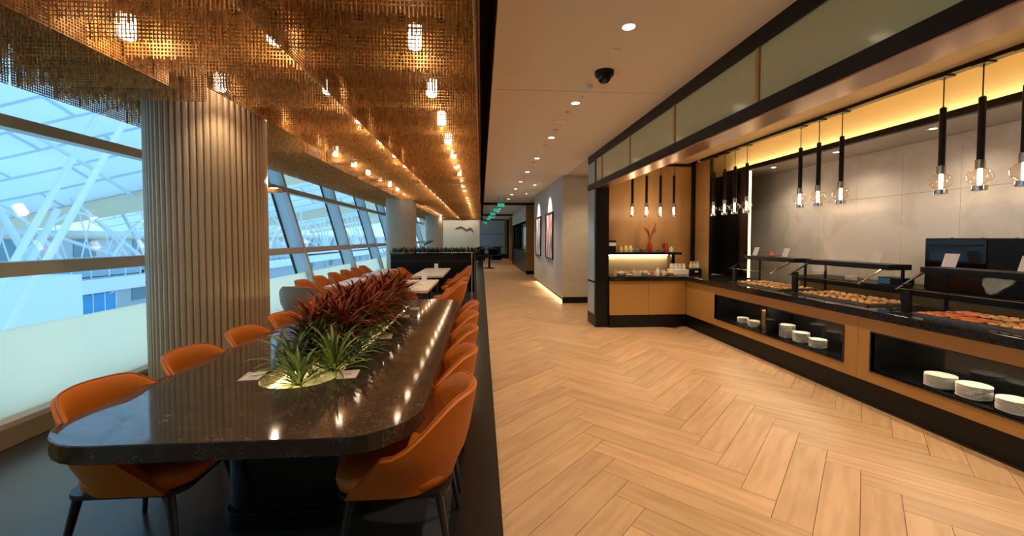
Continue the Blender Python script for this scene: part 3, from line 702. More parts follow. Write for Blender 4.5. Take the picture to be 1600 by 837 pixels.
# ---------------- chairs
def chair_pt(sgn, u, v, off, dz=0):
    ztop = .825 - .215 * sm((u - .22) / .42) - .02 * u
    z = .395 + v * (ztop - .395); zz = (z - .395) / .43
    yend = .205 - .16 * v
    a = .275; b_ = .265
    if u < .6:
        th = u / .6 * PI/2; x, y = a * math.sin(th), -.02 - b_ * math.cos(th); nx, ny = math.sin(th), -math.cos(th)
    else:
        q = (u - .6) / .4; x, y = a, -.02 + q * (yend + .02); nx, ny = 1, 0
    pin = .86 + .14 * sm(zz * 2.2)
    x *= pin; y = y * (pin if y < 0 else 1)
    x += nx * .035 * zz; y += ny * (.075 * zz) if y < 0 else 0
    x -= nx * off; y -= ny * off
    return (sgn * x, y, z + dz)
def chair_shell(mat_out, mat_in):
    st = 15; us = [i / st for i in range(st, -1, -1)]; st_l = [(-1, u) for u in us] + [(1, u) for u in us[::-1][1:]]
    rows = 7; vs_ = []; prof = 2 * rows + 1
    pt = chair_pt
    for sgn, u in st_l:
        for r_ in range(rows): vs_.append(pt(sgn, u, r_ / (rows - 1), 0))
        p = pt(sgn, u, 1, .017); vs_.append((p[0], p[1], p[2] + .012))
        for r_ in range(rows - 1, -1, -1): vs_.append(pt(sgn, u, r_ / (rows - 1), .034 + .02 * (1 - r_ / (rows - 1))))
    n = len(st_l); fs = []; mi = []
    for i in range(n - 1):
        for j in range(prof):
            fs.append((i*prof + j, (i+1)*prof + j, (i+1)*prof + (j+1) % prof, i*prof + (j+1) % prof)); mi.append(0 if j < rows - 1 else 1)
    fs += [tuple(range(prof)), tuple(range((n-1)*prof, n*prof))[::-1]]; mi += [1, 1]
    me = MB().add(vs_, fs).mesh('shell', mat_out, 60); me.materials.append(M[mat_in]); me.polygons.foreach_set('material_index', mi); return me
def seat_mesh():
    mb = MB(); n = 28; lv = [(.90, .395), (.97, .41), (1.0, .44), (.98, .465), (.90, .482), (.6, .488), (0.02, .489)]
    for s_, z in lv:
        for k in range(n):
            a = 2*PI*k/n; c, s2 = math.cos(a), math.sin(a); e = .55
            x = .235 * math.copysign(abs(c)**e, c) * s_; y = .03 + .255 * math.copysign(abs(s2)**e, s2) * s_; mb.v.append((x, y, z))
    for i in range(len(lv) - 1):
        for k in range(n): mb.f.append((i*n+k, i*n+(k+1) % n, (i+1)*n+(k+1) % n, (i+1)*n+k))
    mb.f.append(tuple(range(n-1, -1, -1))); mb.f.append(tuple(range((len(lv)-1)*n, len(lv)*n)))
    return mb.mesh('seat', 'leather', True)
def piping_mesh():
    st = 24; pts = []
    for sgn in (-1, 1):
        for i in (range(st, -1, -1) if sgn < 0 else range(1, st + 1)):
            u = i / st; pts.append(chair_pt(sgn, u, 1, .017, .012))
    return MB().tube(pts, .0045, 6).mesh('piping', 'leather_seam', True)
ms_or, ms_gr, m_seat = chair_shell('leather', 'leather'), chair_shell('leather_grey', 'leather'), seat_mesh()
m_frame = MB().prism(rrect(-.215, .215, -.24, .255, .07, 4), .375, .397).mesh('seat_frame', 'legmetal')
legs = []; m_pipe = piping_mesh()
for sx in (-1, 1):
    for sy in (-1, 1): legs.append(MB().tube([(sx*.185, sy*.19, .378), (sx*.235, sy*.255 - .0, 0)], [.019, .011], 8).mesh('leg', 'legmetal', True))
def chair(x, y, rz, label, grp, shell_mesh=None):
    t = thing('tub_chair', label, 'chair', (x, y, 0), rz, grp)
    t.scale = (1.07, 1.05, 1.0)
    so = link('shell', shell_mesh or ms_or, t); link('piping', m_pipe, so); link('seat', m_seat, t); link('seat_frame', m_frame, t)
    for l in legs: link('leg', l, t)
    return t
g1 = 'orange chairs along the long dark table'
for i, y in enumerate((2.10, 2.76, 3.42, 4.09, 4.75)):
    chair(-.40, y, PI/2, 'orange leather tub chair on the corridor side of the dark table, %s' % (ORD[i] if i else 'nearest to the viewer'), g1)
    chair(-1.66, (2.20, 2.84, 3.48, 4.13, 4.78)[i], -PI/2, 'orange leather tub chair on the window side of the dark table, %s' % (ORD[i] if i else 'nearest to the viewer'), g1)
def white_table(x0, x1, y0, y1, label):
    t = thing('dining_table', label, 'table', ((x0+x1)/2, (y0+y1)/2, 0), group='pale dining tables'); w_, h = (x1-x0)/2, (y1-y0)/2
    MB().box(-w_, w_, -h, h, .705, .75).build('tabletop', 'whitetop', t, bevel=.004)
    for sy in (-1, 1):
        MB().tube([(0, sy*h*.6, .02), (0, sy*h*.6, .705)], .035, 10).build('leg', 'legmetal', t, smooth=True)
        MB().box(-.2, .2, sy*h*.6 - .17, sy*h*.6 + .17, 0, .02).build('foot', 'legmetal', t)
    return t
white_table(-1.52, -.84, 6.50, 8.20, 'pale rectangular table right behind the long dark table')
white_table(-1.52, -.84, 9.05, 11.35, 'second pale rectangular table, in front of the black planter')
white_table(-2.66, -2.12, 7.15, 8.75, 'narrow pale table by the window, nearer one')
white_table(-2.66, -2.12, 9.35, 11.2, 'narrow pale table by the window, farther one')
g2 = 'orange chairs at the pale tables'
for i, y in enumerate((6.92, 7.72)): chair(-.62, y, PI/2, 'orange tub chair on the corridor side of the nearer pale table, %s' % ORD[i], g2)
for i, y in enumerate((9.45, 10.3, 11.0)): chair(-.62, y, PI/2, 'orange tub chair on the corridor side of the farther pale table, %s' % ORD[i], g2)
for i, y in enumerate((7.1, 7.85)): chair(-1.72, y, -PI/2, 'orange tub chair on the window side of the nearer pale table, %s' % ORD[i], g2)
for i, y in enumerate((9.5, 10.4)): chair(-1.72, y, -PI/2, 'orange tub chair on the window side of the farther pale table, %s' % ORD[i], g2)
chair(-1.20, 6.15, 0, 'orange tub chair at the near end of the first pale table', g2)
chair(-2.86, 6.78, .1, 'tub chair with grey outer back at the near end of the window tables', g2, ms_gr)
for i, y in enumerate((7.45, 8.2, 9.0, 9.75, 10.5, 11.2)): chair(-2.88, y, -PI/2, 'orange tub chair against the glass beside the window tables, %s' % ORD[i], g2)
# small holders on the pale tables
for i, (x, y) in enumerate(((-1.10, 8.0), (-1.2, 11.05))):
    t = thing('table_card_holder', 'white card holder standing on the %s pale table' % ('nearer' if i == 0 else 'farther'), 'card holder', (x, y, .7505), .2)
    MB().box(-.05, .05, -.02, .02, 0, .012).build('foot', 'cardwhite', t)
    MB().hexa([(-.05, -.012, .012), (.05, -.012, .012), (.05, -.006, .012), (-.05, -.006, .012), (-.05, .006, .14), (.05, .006, .14), (.05, .012, .14), (-.05, .012, .14)]).build('card', 'cardwhite', t)
    MB().box(-.015, .015, -.008, -.0045, .07, .09).build('print', 'ink', t, rot=(-.14, 0, 0))
tag(MB().tube([(0, 0, .008), (.05, .02, .02), (.07, 0, .008)], .006, 6).build('cord_coil', 'ink', loc=(-1.22, 7.25, .7505)), 'small dark coil lying on the nearer pale table', 'coil')

# ---------------- plants in the slot
def rosette(x, y, z, label, m, n, L, wd, up, stem=.0, single=False, grp='strap-leaved plants in the table slot'):
    t = thing('strap_leaf_plant', label, 'plant', (x, y, z), random.uniform(0, 6), grp)
    if stem: MB().tube([(0, 0, 0), (random.uniform(-.02, .02), 0, stem)], [.012, .010], 6).build('stem', 'stem', t, smooth=True)
    if single:
        var = [MB().leaf((0, 0, 0), 0, a0, L, wd, dr).mesh('leaf', m, True) for a0, dr in ((.25, 1.2), (.55, 1.5), (.9, 1.4), (1.2, 1.1))]
        for i in range(n):
            k = min(3, int(4 * (i / n) ** .9)); o = link('leaf', var[3 - k], t, (0, 0, stem + .03 * i / n), (0, 0, i * 2.4 + random.uniform(-.2, .2))); s_ = random.uniform(.75, 1.15); o.scale = (s_, s_, s_)
    else:
        mb = MB()
        for i in range(n):
            q = i / n; mb.leaf((0, 0, stem * (.55 + .45*q)), i * 2.4 + random.uniform(-.3, .3), (1.25 - 1.05*q) * up + random.uniform(-.15, .15), L * random.uniform(.75, 1.15), wd, random.uniform(.9, 1.9))
        tag(mb.build('foliage', m, t, smooth=True), kind='stuff')
    return t
BZ = .635
rosette(-1.08, 2.50, BZ, 'bright green spiky plant at the near end of the table slot', 'leafgreen', 44, .26, .0105, 1, .05, True)
greens = [(-.93, 2.64), (-1.20, 2.68), (-1.06, 2.80), (-.98, 2.95), (-1.17, 2.86), (-.96, 3.08), (-1.19, 3.15), (-.95, 3.42), (-1.2, 3.5), (-.95, 3.78), (-1.19, 3.9), (-.95, 4.15), (-1.2, 4.3), (-.95, 4.5), (-.96, 4.85), (-1.18, 4.7), (-.92, 2.90)]
for i, (x, y) in enumerate(greens):
    side = 'corridor' if x > -1.07 else 'window'
    rosette(x, y, BZ, 'green strap plant on the %s edge of the table slot, %s from the front' % (side, ORD[i]), 'leafgreen' if i % 3 == 0 or i < 4 else 'leafdark', 42, .30, .0115, 1.0, .08, i < 9)
ry = 2.95; i = 0
while ry < 5.05:
    for dx in (-.09, .09):
        x, y = -1.08 + dx + random.uniform(-.03, .03), ry + random.uniform(-.05, .05) + (.1 if dx > 0 else 0)
        hgt = .22 + .08 * sm((ry - 2.9) / .8)
        rosette(x, y, BZ, 'tall dark red strap-leaved plant, %s along the table slot' % ORD[i], 'leafred', 64, .33, .0130, 1.05, hgt, i < 5); i += 1
    ry += .26
for k in range(7):
    rosette(-1.08 + random.uniform(-.1, .1), 2.85 + k * .3, BZ, 'dark green filler plant under the red leaves, %s from the front' % ORD[k], 'leafdark', 46, .33, .013, .95, .18)
# ---------------- black planter with hedge
pl = thing('planter_box', 'long black planter box behind the pale tables', 'planter', (-1.42, 12.3, 0))
MB().box(-1.18, 1.12, -.3, .3, 0, 1.10).build('box', 'black', pl, bevel=.005)
MB().box(-1.20, 1.14, -.32, .32, 1.10, 1.14).build('rim', 'blackgloss', pl)
MB().box(-1.18, 1.12, -.305, -.3, .90, .908).build('groove', 'ink', pl)
for k in range(9):
    mb = MB(); 
    for q in range(70):
        mb.leaf((random.gauss(0, .11), random.gauss(0, .09), random.uniform(0, .04)), random.uniform(0, 6.3), random.uniform(.1, 1.2), random.uniform(.10, .2), random.uniform(.018, .03), .8, 3)
    t = thing('hedge_plant', 'low leafy green plant in the black planter, %s from the left' % (ORD[k] if k else 'first'), 'plant', (-2.5 + k * .27, 12.3, 1.14), group='hedge in the black planter')
    tag(mb.build('foliage', 'leafhedge' if k != 7 else 'leafgreen', t), kind='stuff')
t = thing('orchid', 'dark sprig with small pale flowers rising behind the planter hedge', 'plant', (-1.75, 12.75, 0))
MB().lathe([(.12, 0), (.16, .5), (.15, 1.1), (0, 1.1)], 14).build('pot', 'black', t, smooth=True)
MB().tube([(0, 0, 1.1), (.02, 0, 1.35), (.12, 0, 1.5), (.25, 0, 1.48)], .012, 6).build('stem', 'stem', t)
for q in range(6): MB().lathe([(0, -.03), (.035, -.01), (.03, .02), (0, .03)], 8, (.02 + .045*q, 0, 1.38 + .02*q)).build('bloom', 'leafdark', t)
# low black divider beside the strip, behind the pale tables
tag(MB().box(-.26, -.20, 11.9, 16, 0, 1.14).build('low_divider', 'black', bevel=.005), 'low black divider running from the planter along the corridor', 'divider')

# ================================================================ SERVERY COUNTERS
bc = thing('buffet_counter', 'long ochre wood buffet counter with black niches and kick', 'counter', (3.63, 3.0, 0))
def bpart(name, m, mb, bevel=0):
    o = mb.build(name, m, bc, bevel=bevel); o.matrix_parent_inverse = Matrix.Translation(bc.location).inverted(); return o
def panel_hole(y0, y1, h):
    mb = MB()
    if h is None: return mb.box(3.63, 3.66, y0, y1, .22, .82)
    a, b, c, d = h
    return mb.box(3.63, 3.66, y0, y1, d, .82).box(3.63, 3.66, y0, y1, .22, c).box(3.63, 3.66, y0, a, c, d).box(3.63, 3.66, b, y1, c, d)
NI = [(3.83, 6.09, .335, .69), (1.30, 3.53, .335, .69)]
bpart('front_panel', 'ochre', panel_hole(3.672, 6.995, NI[0])); bpart('front_panel', 'ochre', panel_hole(1.15, 3.668, NI[1])); bpart('front_panel', 'ochre', panel_hole(-1.5, 1.146, None))
for (a, b, c, d) in NI:
    e = .012
    fr = MB().box(3.622, 4.02, a - e, a, c - e, d + e).box(3.622, 4.02, b, b + e, c - e, d + e).box(3.622, 4.02, a, b, d, d + e).box(3.622, 4.02, a, b, c - e, c).box(4.0, 4.02, a, b, c, d)
    bpart('niche_liner', 'blackgloss', fr)
    bpart('niche_light', 'led_niche', MB().box(3.70, 3.712, a + .1, b - .1, d - .006, d - .0005))
dv = bpart('niche_divider', 'blackgloss', MB().box(3.66, 3.99, 4.98, 5.00, .335, .69))
bpart('niche_door', 'guard', MB().box(3.68, 3.688, 5.0, 5.30, .335, .69)); bpart('niche_box', 'bronze', MB().box(3.80, 3.98, 5.04, 5.27, .336, .60), .004)
bpart('lock', 'chrome', MB().lathe([(0, 0), (.014, 0), (.014, .02), (0, .02)], 10, (3.67, 5.15, .42)))
bpart('kick', 'black', MB().box(3.64, 3.66, -1.5, 7.0, 0, .218)); bpart('body', 'black', MB().box(4.03, 4.5, -1.5, 6.9, 0, .82))
bpart('kick_bead', 'blackgloss', MB().box(3.628, 3.64, -1.5, 7.0, 0, .02))
dc = thing('drinks_counter', 'short ochre wood counter below the drinks shelf at the back', 'counter', (2.95, 7.0, 0))
for x0, x1 in ((2.245, 2.94), (2.944, 3.625)): MB().box(x0 - 2.95, x1 - 2.95, 0, .03, .22, .82).build('front_panel', 'ochre', dc)
MB().box(2.245 - 2.95, 3.628 - 2.95, .005, .03, 0, .218).build('kick', 'black', dc); MB().box(2.245 - 2.95, 4.0 - 2.95, .05, .66, 0, .82).build('body', 'black', dc)
tag(MB().prism([(2.245, 6.965), (3.595, 6.965), (3.595, -1.5), (4.55, -1.5), (4.55, 7.11), (4.05, 7.11), (4.05, 7.62), (4.05, 7.69), (2.245, 7.69)], .822, .90).build('worktop', 'granite', bevel=.004),
    'black granite L-shaped worktop over both counters', 'worktop')
kb = thing('back_counter', 'low back counter with black slab top against the marble wall', 'counter', (4.85, 2, 0))
MB().box(-.19, .235, -3.5, 3.66, 0, .955).build('body', 'ochre', kb); MB().box(-.25, .24, -3.5, 3.70, .957, 1.035).build('slab', 'black', kb, bevel=.003)

# plates in the niches
plate_m = MB().lathe([(0, .004), (.055, .004), (.058, 0), (.062, 0), (.064, .005), (.098, .0135), (.100, .0155), (.097, .0165), (.06, .008), (0, .008)], 28).mesh('plate', 'ceramic', True)
small_m = MB().lathe([(0, .004), (.04, .004), (.043, 0), (.047, 0), (.049, .005), (.075, .0135), (.077, .0155), (.074, .0165), (.045, .008), (0, .008)], 24).mesh('plate', 'ceramic', True)
side_m = MB().lathe([(0, .004), (.045, .004), (.048, 0), (.052, 0), (.054, .005), (.085, .0135), (.087, .0155), (.084, .0165), (.05, .008), (0, .008)], 24).mesh('plate', 'ceramic', True)
for (x, y, n, me, lb) in ((3.81, 5.68, 7, small_m, 'white saucer in the short stack farthest left in the long niche'), (3.79, 5.41, 8, small_m, 'white saucer in the stack left of the glass niche door'),
                      (3.80, 4.80, 15, side_m, 'white plate in the tallest stack, right of the glass niche door'), (3.79, 4.56, 11, side_m, 'white plate in the middle-height stack of the long niche'),
                      (3.79, 4.32, 9, side_m, 'white plate in the stack nearest the right end of the long niche'), (3.79, 3.08, 10, plate_m, 'white plate in the left stack of the near niche'),
                      (3.79, 2.85, 10, plate_m, 'white plate in the middle stack of the near niche'), (3.77, 2.585, 9, plate_m, 'white plate in the stack at the right picture edge')):
    for k in range(n):
        o = tag(link('plate', me, None, (x + random.uniform(-.0015, .0015), y + random.uniform(-.0015, .0015), .3355 + k * .0102)), lb, 'plate', 'plates: ' + lb[6:])

# sneeze guards, trays and food
def food_mesh(kind):
    mb = MB(); L, W, Hh = (.085, .024, .026) if kind == 'roll' else (.10, .034, .020); n = 8
    rings = [(-1, .25), (-.8, .75), (-.3, 1), (.3, 1), (.8, .75), (1, .25)]
    for t_, s_ in rings:
        for k in range(n):
            a = 2*PI*k/n; mb.v.append((t_ * L/2 * 1.0, W * s_ * math.cos(a), Hh/2 + Hh/2 * s_ * math.sin(a)))
    for i in range(5):
        for k in range(n): mb.f.append((i*n+k, i*n+(k+1) % n, (i+1)*n+(k+1) % n, (i+1)*n+k))
    mb.f.append(tuple(range(n-1, -1, -1))); mb.f.append(tuple(range(5*n, 6*n)))
    return mb
roll = food_mesh('roll').mesh('pastry', 'bread', True); fil = food_mesh('fillet').mesh('fillet', 'fillet', True)
tray_mb = MB().box(-.125, .125, -.115, .115, 0, .006)
for a4 in ((-.13, -.122, -.12, .12), (.122, .13, -.12, .12), (-.13, .13, -.12, -.112), (-.13, .13, .112, .12)): tray_mb.box(*a4, 0, .018)
tray_m = tray_mb.mesh('tray', 'traymetal')
GU = [('farthest', 5.92, 4.95, 0), ('middle', 4.74, 3.72, 1), ('nearest', 3.43, 2.0, 2)]
for nm, ya, yb_, gi in GU:
    t = thing('sneeze_guard', '%s glass sneeze guard with black top shelf on the buffet' % nm.capitalize(), 'sneeze guard', (3.98, (ya + yb_) / 2, .90)); h = (ya - yb_) / 2; cy_ = 0
    MB().box(0, .25, -h, h, .355, .41).build('top_shelf', 'black', t, bevel=.003)
    gl = MB().hexa([(-.262, -h + .06, .228), (-.256, -h + .06, .222), (-.256, h - .03, .222), (-.262, h - .03, .228), (-.004, -h + .06, .372), (.0, -h + .06, .366), (.0, h - .03, .366), (-.004, h - .03, .372)]).build('front_glass', 'guard', t)
    MB().tube([(-.26, -h + .06, .224), (-.26, h - .03, .224)], .0035, 6).build('glass_edge', 'chrome', t)
    for sy in (1, -1):
        y = h - .03 if sy == 1 else -h + .06
        MB().hexa([(-.262, y - .01, .214), (-.25, y - .01, .214), (-.25, y + .01, .214), (-.262, y + .01, .214), (-.01, y - .01, .366), (.004, y - .01, .358), (.004, y + .01, .358), (-.01, y + .01, .366)]).build('side_rail', 'black' if sy == 1 else 'chrome', t)
    MB().box(-.20, -.165, h - .09, h - .02, .008, .265).build('post', 'black', t, bevel=.003); MB().box(-.26, -.10, h - .13, h + .02, .0005, .008).build('post_foot', 'black', t)
    MB().box(.20, .22, h - .06, h - .04, .0005, .355).build('rear_post', 'black', t)
    MB().box(-.19, .12, -h + .045, -h + .053, .001, .352).build('end_glass', 'guard', t)
    MB().box(.20, .22, -h + .04, -h + .06, .0005, .355).build('rear_post', 'black', t)
    # tray frame and trays
    fr = thing('tray_frame', '%s slim steel frame holding food trays on the worktop' % nm.capitalize(), 'tray frame', (4.06, (ya + yb_) / 2, .9005))
    ny = 4 if gi < 2 else 5; span = ny * .245
    fm = MB().box(-.285, -.27, -span/2 - .02, span/2 + .02, 0, .012).box(.27, .285, -span/2 - .02, span/2 + .02, 0, .012).box(-.285, .285, -span/2 - .02, -span/2 - .005, 0, .012).box(-.285, .285, span/2 + .005, span/2 + .02, 0, .012)
    fm.build('frame', 'traymetal', fr)
    for q in range(ny):
        for r_ in range(2):
            ty = (ya + yb_) / 2 + span/2 - .1225 - q * .245; tx = 4.06 - .134 + .268 * r_
            side = 'front' if r_ == 0 else 'rear'
            tag(link('food_tray', tray_m, None, (tx, ty, .9012)), 'steel food tray, %s from the left in the %s row under the %s sneeze guard' % (ORD[q] if q else 'first', side, nm), 'tray', 'food trays')
            kind = fil if (gi == 2 and (q + r_) % 3 != 2) else roll
            kn = 'reddish glazed fillet' if kind is fil else 'golden pastry roll'
            for u in range(3):
                for v in range(3):
                    o = link('fillet' if kind is fil else 'pastry_roll', kind, None, (tx - .078 + .078*u + random.uniform(-.004, .004), ty - .072 + .072*v + random.uniform(-.006, .006), .9085), (0, 0, PI/2 + random.uniform(-.12, .12)))
                    o.scale = (.70, .95, 1.0)
                    tag(o, '%s in the %s tray of the %s row, %s guard' % (kn, ORD[q] if q else 'first', side, nm), 'food', 'food under the %s guard, %s row tray %d' % (nm, side, q + 1))
# cards on the shelves
for i, (y, lb) in enumerate(((5.82, 'left end of the farthest sneeze guard'), (5.22, 'right part of the farthest sneeze guard'), (4.46, 'left part of the middle sneeze guard'), (3.95, 'right end of the middle sneeze guard'),
                             (3.28, 'left part of the nearest sneeze guard'), (2.76, 'nearest sneeze guard at the right picture edge'))):
    t = thing('food_label', 'white menu card standing on the %s' % lb, 'card', (4.08, y, 1.3105), -PI/2 - .1, 'menu cards on the sneeze guards')
    MB().box(-.05, .05, -.02, .035, 0, .008).build('foot', 'guard', t)
    sh_ = MB().hexa([(-.06, -.01, .008), (.06, -.01, .008), (.06, -.006, .008), (-.06, -.006, .008), (-.06, .026, .125), (.06, .026, .125), (.06, .030, .125), (-.06, .030, .125)]).build('sheet', 'cardwhite', t)
    for z_ in (.095, .085, .05): MB().box(-.03, .03, -.0015, -.0005, 0, .004).build('print_line', 'ink', sh_, (0, -.008 + (z_ - .008) * .308, z_), (-.3, 0, 0))
t = thing('decor_cone', 'small dark red pine-cone ornament on the farthest sneeze guard', 'ornament', (4.13, 5.55, 1.3105))
MB().lathe([(.035, 0), (.04, .015), (.022, .05), (.008, .075), (0, .08)], 10).build('cone', 'flower', t, smooth=True); MB().tube([(.05, 0, .004), (.09, -.05, .02), (.10, -.09, .01)], .003, 5).build('twig', 'stem', t)
# oven and gadgets on the back counter
ov = thing('oven', 'black glass-fronted oven on the back counter', 'oven', (4.80, 3.56, 1.0355))
MB().box(-.14, .24, -.41, .41, 0, .535).build('body', 'black', ov, bevel=.004); odr = MB().box(-.152, -.14, -.12, .40, .02, .52).build('door_glass', 'blackgloss', ov); MB().box(-.15, -.14, -.40, -.13, .02, .52).build('control_panel', 'black', ov)
MB().tube([(-.165, -.08, .47), (-.165, .36, .47)], .007, 8).build('handle', 'black', odr)
for q in range(3): MB().lathe([(0, 0), (.012, 0), (.012, .008), (0, .008)], 10, (-.1, .2 - .25*q, .535)).build('vent_cap', 'chrome', ov)
t = thing('card_reader', 'small blue-black box beside the oven on the back counter', 'box', (4.75, 4.36, 1.0355))
MB().box(-.08, .10, -.13, .13, 0, .085).build('body', 'black', t, bevel=.006); MB().box(-.084, -.08, -.02, .12, .01, .075).build('blue_face', 'ext_blue', t)
t = thing('sugar_caddy', 'small clear caddy with white sachets on the back counter', 'caddy', (4.72, 4.9, 1.0355))
MB().box(-.05, .05, -.07, .07, 0, .04).build('tub', 'guard', t); 
for q in range(4): MB().box(-.04, .04, -.055 + q*.028, -.045 + q*.028, .002, .055).build('sachet', 'cardwhite', t)

# ---------------- pendants
def pendant(x, y, label, grp, small=False, ztop=2.985):
    t = thing('pendant_lamp', label, 'pendant lamp', (x, y, 2.065), group=grp); R = .078 if not small else .045; g = 1
    MB().box(-.05, .05, -.05, .05, ztop - 2.065 - .03, ztop - 2.065 - .018 if False else ztop - 2.065 - .02).build('canopy', 'black', t) if not small else MB().lathe([(.03, ztop - 2.065 - .02), (.03, ztop - 2.065)], 12).build('canopy', 'black', t)
    MB().tube([(0, 0, .60), (0, 0, ztop - 2.065 - .02)], .0045, 6).build('cord', 'black', t)
    MB().lathe([(.023, .135), (.023, .63), (.012, .64), (0, .64)], 14).build('rod', 'black', t, smooth=True)
    MB().lathe([(0, .062), (.03, .062), (.030, .135), (0, .135)], 18).build('collar', 'chrome', t, smooth=True)
    MB().lathe([(.03, -.072), (.047, -.072), (.047, -.112), (.03, -.112)] if not small else [(.02, -.085), (.034, -.085), (.034, -.112), (.02, -.112)], 20).build('bottom_cap', 'chrome', t, smooth=True)
    if small: prof = [(.031, -.09), (.038, -.06), (.040, 0), (.036, .04), (.024, .066)]
    else: prof = [(R * math.cos(a), .93 * R * math.sin(a)) for a in [(-1.05 + 2.2 * i / 14) for i in range(15)]]
    vs_ = MB(); n = 20
    for r_, z in prof:
        for k in range(n): a = 2*PI*k/n; vs_.v.append((r_*math.cos(a), r_*math.sin(a), z))
    for i in range(len(prof) - 1):
        for k in range(n): vs_.f.append((i*n+k, i*n+(k+1) % n, (i+1)*n+(k+1) % n, (i+1)*n+k))
    gb = vs_.build('globe', 'bulb', t, smooth=True)
    MB().lathe([(0, -.068), (.012, -.066), (.0135, -.04), (.0135, .04), (.012, .06), (0, .062)], 12).build('light_tube', 'filament', gb, smooth=True)
    return t
for gname, yl in (('left', (6.81, 6.49, 6.22, 5.93)), ('middle', (4.89, 4.61, 4.30)), ('right', (3.30, 3.02, 2.75))):
    for i, y in enumerate(yl):
        pendant(4.0, y, 'black rod pendant with clear globe, %s of the %s cluster over the buffet' % (('first', 'second', 'third', 'fourth')[i], gname), 'globe pendants over the buffet, %s cluster' % gname)
for i, x in enumerate((2.71, 2.97, 3.23, 3.48)):
    pendant(x, 7.2, 'slim pendant with narrow glass over the drinks counter, %s from the pillar' % ('first', 'second', 'third', 'fourth')[i], 'slim pendants over the drinks counter', True)

# ---------------- drinks counter clutter
sh = thing('drinks_shelf', 'black two-tier shelf standing on the drinks counter', 'shelf', (3.0, 7.47, .90))
MB().box(-.74, .70, -.16, .16, .365, .41).build('board', 'black', sh, bevel=.003); MB().box(.56, .62, -.05, .01, .0, .365).build('post', 'black', sh); MB().box(-.73, -.69, -.05, .01, .0, .365).build('post', 'black', sh)
MB().box(-.69, .55, .10, .12, .345, .362).build('light', 'led_white', sh); MB().box(-.69, .56, .14, .16, .0, .365).build('back_panel', 'cream', sh)
def lz(name, prof, m, x, y, z, label, cat, n=16): return tag(MB().lathe(prof, n).build(name, m, loc=(x, y, z), smooth=True), label, cat)
Z1 = 1.3105; Z0 = .9005
cup = [(0, 0), (.028, 0), (.033, .01), (.038, .07), (.036, .07), (.030, .012), (0, .008)]
bowl = [(0, 0), (.03, 0), (.06, .03), (.072, .06), (.069, .06), (.055, .03), (0, .01)]
t = thing('wooden_crate', 'black crate with bottles at the left end of the drinks shelf', 'crate', (2.50, 7.47, Z1)); MB().box(-.16, -.02, -.09, .09, 0, .22).build('box', 'black', t, bevel=.004); MB().box(-.155, -.025, -.095, -.09, .12, .18).build('label_strip', 'cardwhite', t)
for q, dx in enumerate((-.05, .05, .14)): lz('glass_jar', [(0, 0), (.04, 0), (.042, .02), (.042, .085), (.03, .10), (.03, .13), (0, .13)], 'butter', 2.63 + dx, 7.45, Z1, '%s squat yellow jar beside the black crate' % ('First', 'Second', 'Third')[q], 'jar')
lz('serving_bowl', bowl, 'ceramic', 2.88, 7.45, Z1, 'white bowl on the drinks shelf right of the jars', 'bowl'); lz('serving_bowl', bowl, 'peach', 3.02, 7.46, Z1, 'peach bowl on the drinks shelf beside the vase', 'bowl')
t = thing('flower_vase', 'tall red vase holding dried reddish twigs on the drinks shelf', 'vase', (3.15, 7.46, Z1))
MB().lathe([(0, 0), (.04, 0), (.05, .06), (.045, .13), (.02, .20), (.018, .24), (0, .24)], 16).build('vase', 'redglass', t, smooth=True)
for q in range(14):
    a = random.uniform(0, 6.3); r_ = random.uniform(.03, .13); hh = random.uniform(.36, .52); MB().tube([(0, 0, .2), (r_*.4*math.cos(a), r_*.4*math.sin(a), .2 + (hh-.2)*.6), (r_*math.cos(a), r_*math.sin(a), hh), (r_*1.1*math.cos(a), r_*1.1*math.sin(a), hh + .03)], [.004, .004, .012, .004], 6).build('twig', 'flower', t)
lz('serving_bowl', bowl, 'butter', 3.35, 7.45, Z1, 'yellow bowl on the drinks shelf left of the red tin', 'bowl'); lz('tea_tin', [(0, 0), (.05, 0), (.05, .13), (.045, .14), (.045, .16), (0, .165)], 'redglass', 3.46, 7.48, Z1, 'red round tin with lid on the drinks shelf', 'tin')
lz('sugar_pot', [(0, 0), (.035, 0), (.042, .04), (.036, .08), (.01, .09), (.012, .10), (0, .105)], 'ceramic', 3.55, 7.42, Z1, 'white lidded pot near the right end of the drinks shelf', 'pot')
nm = ['first', 'second', 'third', 'fourth', 'fifth', 'sixth', 'seventh', 'eighth', 'ninth', 'tenth', 'eleventh']
for q in range(9):
    x = 2.44 + q * .125
    pr = [cup, bowl, [(0, 0), (.06, 0), (.10, .012), (.098, .016), (.05, .008), (0, .008)]][q % 3]
    lz('crockery', pr, 'ceramic' if q % 4 else 'butter', x, 7.20 + .05 * (q % 2), Z0, 'white %s on the drinks counter, %s from the pillar' % (('cup', 'bowl', 'saucer')[q % 3], nm[q]), ('cup', 'bowl', 'saucer')[q % 3])
for q in range(5): lz('stacked_cup', cup, 'ceramic', 2.55 + q * .24, 7.37, Z0, 'white cup in the lit recess under the shelf, %s from left' % nm[q], 'cup')
for q in range(10):
    pr = [[(0, 0), (.026, 0), (.03, .02), (.034, .10), (.032, .10), (.027, .02), (0, .008)], bowl, cup, [(0, 0), (.03, 0), (.036, .05), (.022, .10), (.014, .13), (.016, .14), (0, .145)]][q % 4]; cn = ('tumbler', 'bowl', 'cup', 'cruet')[q % 4]
    lz('tableware', pr, 'ceramic' if q % 3 else 'peach', 2.36 + q * .113, 7.08 + .025 * (q % 3), Z0, '%s %s along the front edge of the drinks counter, %s from the pillar' % ('white' if q % 3 else 'peach', cn, nm[q]), cn)
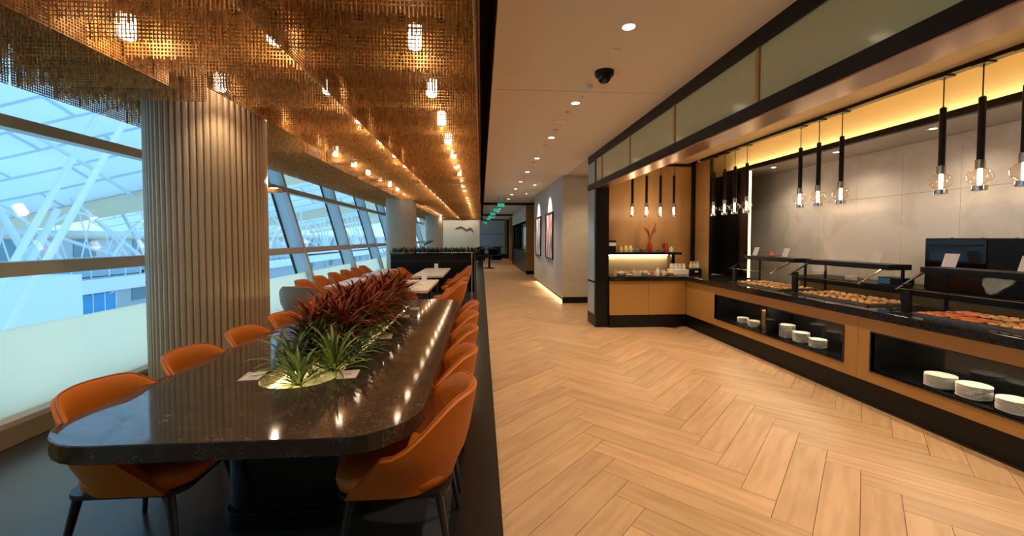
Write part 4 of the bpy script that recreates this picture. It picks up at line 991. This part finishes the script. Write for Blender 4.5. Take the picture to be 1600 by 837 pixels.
t = thing('condiment_box', 'black box with white emblem plate at the counter corner', 'box', (3.93, 7.30, Z0)); MB().box(-.10, .10, -.09, .09, 0, .115).build('body', 'black', t, bevel=.004); MB().box(-.03, .03, -.094, -.09, .045, .075).build('emblem', 'cardwhite', t)
t = thing('cream_tray', 'long white serving tray on the drinks counter corner', 'tray', (3.64, 7.33, Z0)); MB().box(-.16, .16, -.10, .10, 0, .10).build('body', 'ceramic', t, bevel=.008)
for q in range(4): lz('milk_jug', [(0, 0), (.032, 0), (.04, .04), (.028, .08), (.034, .10), (.030, .10), (.024, .08), (0, .01)], 'ceramic', 3.52 + q * .075, 7.33, Z0 + .1005, 'small white jug on the serving tray, %s from left' % nm[q], 'jug')
for q in range(3): lz('honey_pot', [(0, 0), (.03, 0), (.04, .05), (.02, .09), (.02, .11), (.026, .12), (0, .13)], 'butter' if q == 0 else 'ceramic', 3.875 + q * .06, 7.30, Z0 + .1155, '%s on the black corner box' % ('amber honey pot', 'white pot in the middle', 'white pot at the right')[q], 'pot')

# ================================================================ FAR END OF THE CORRIDOR
t = thing('high_table', 'dark round pedestal table at the far end of the corridor', 'table', (.42, 21.5, 0))
MB().lathe([(0, .98), (.45, .98), (.46, 1.0), (.45, 1.02), (0, 1.02)], 24).build('top', 'black', t, smooth=True); MB().lathe([(.28, 0), (.28, .03), (.06, .05), (.06, .98)], 16).build('pedestal', 'black', t, smooth=True)
for i, (x, y) in enumerate(((-.1, 27), (.9, 27.4), (1.4, 29.5), (.2, 30.0))):
    t = thing('lounge_chair', 'dark lounge chair at the corridor end, %s' % ORD[i], 'chair', (x, y, 0), .4 * i, 'dark far chairs')
    MB().box(-.35, .35, -.35, .35, .12, .45).build('seat', 'black', t, bevel=.05); MB().box(-.35, .35, .27, .40, .3, .95).build('backrest', 'black', t, bevel=.05)
    for sx in (-1, 1):
        for sy in (-1, 1): MB().tube([(sx*.3, sy*.3, 0), (sx*.28, sy*.28, .13)], .02, 6).build('leg', 'legmetal', t)
t = thing('framed_picture', 'wide pale picture on the end wall of the corridor', 'picture', (1.0, 38.95, 1.35)); MB().box(-1.3, 1.3, -.02, .04, -.55, .55).build('print', 'paleprint', t); MB().box(-1.36, 1.36, .0, .045, -.61, .61).build('frame', 'steel', t)
tag(MB().tube([(-1.9, 30.97, 2.3), (-1.5, 30.95, 2.45), (-1.1, 30.95, 2.2), (-.8, 30.95, 2.35), (-.6, 30.95, 2.1)], .04, 8).build('wall_sculpture', 'chrome', smooth=True), 'twisting metal wall sculpture on the far tan wall', 'sculpture')
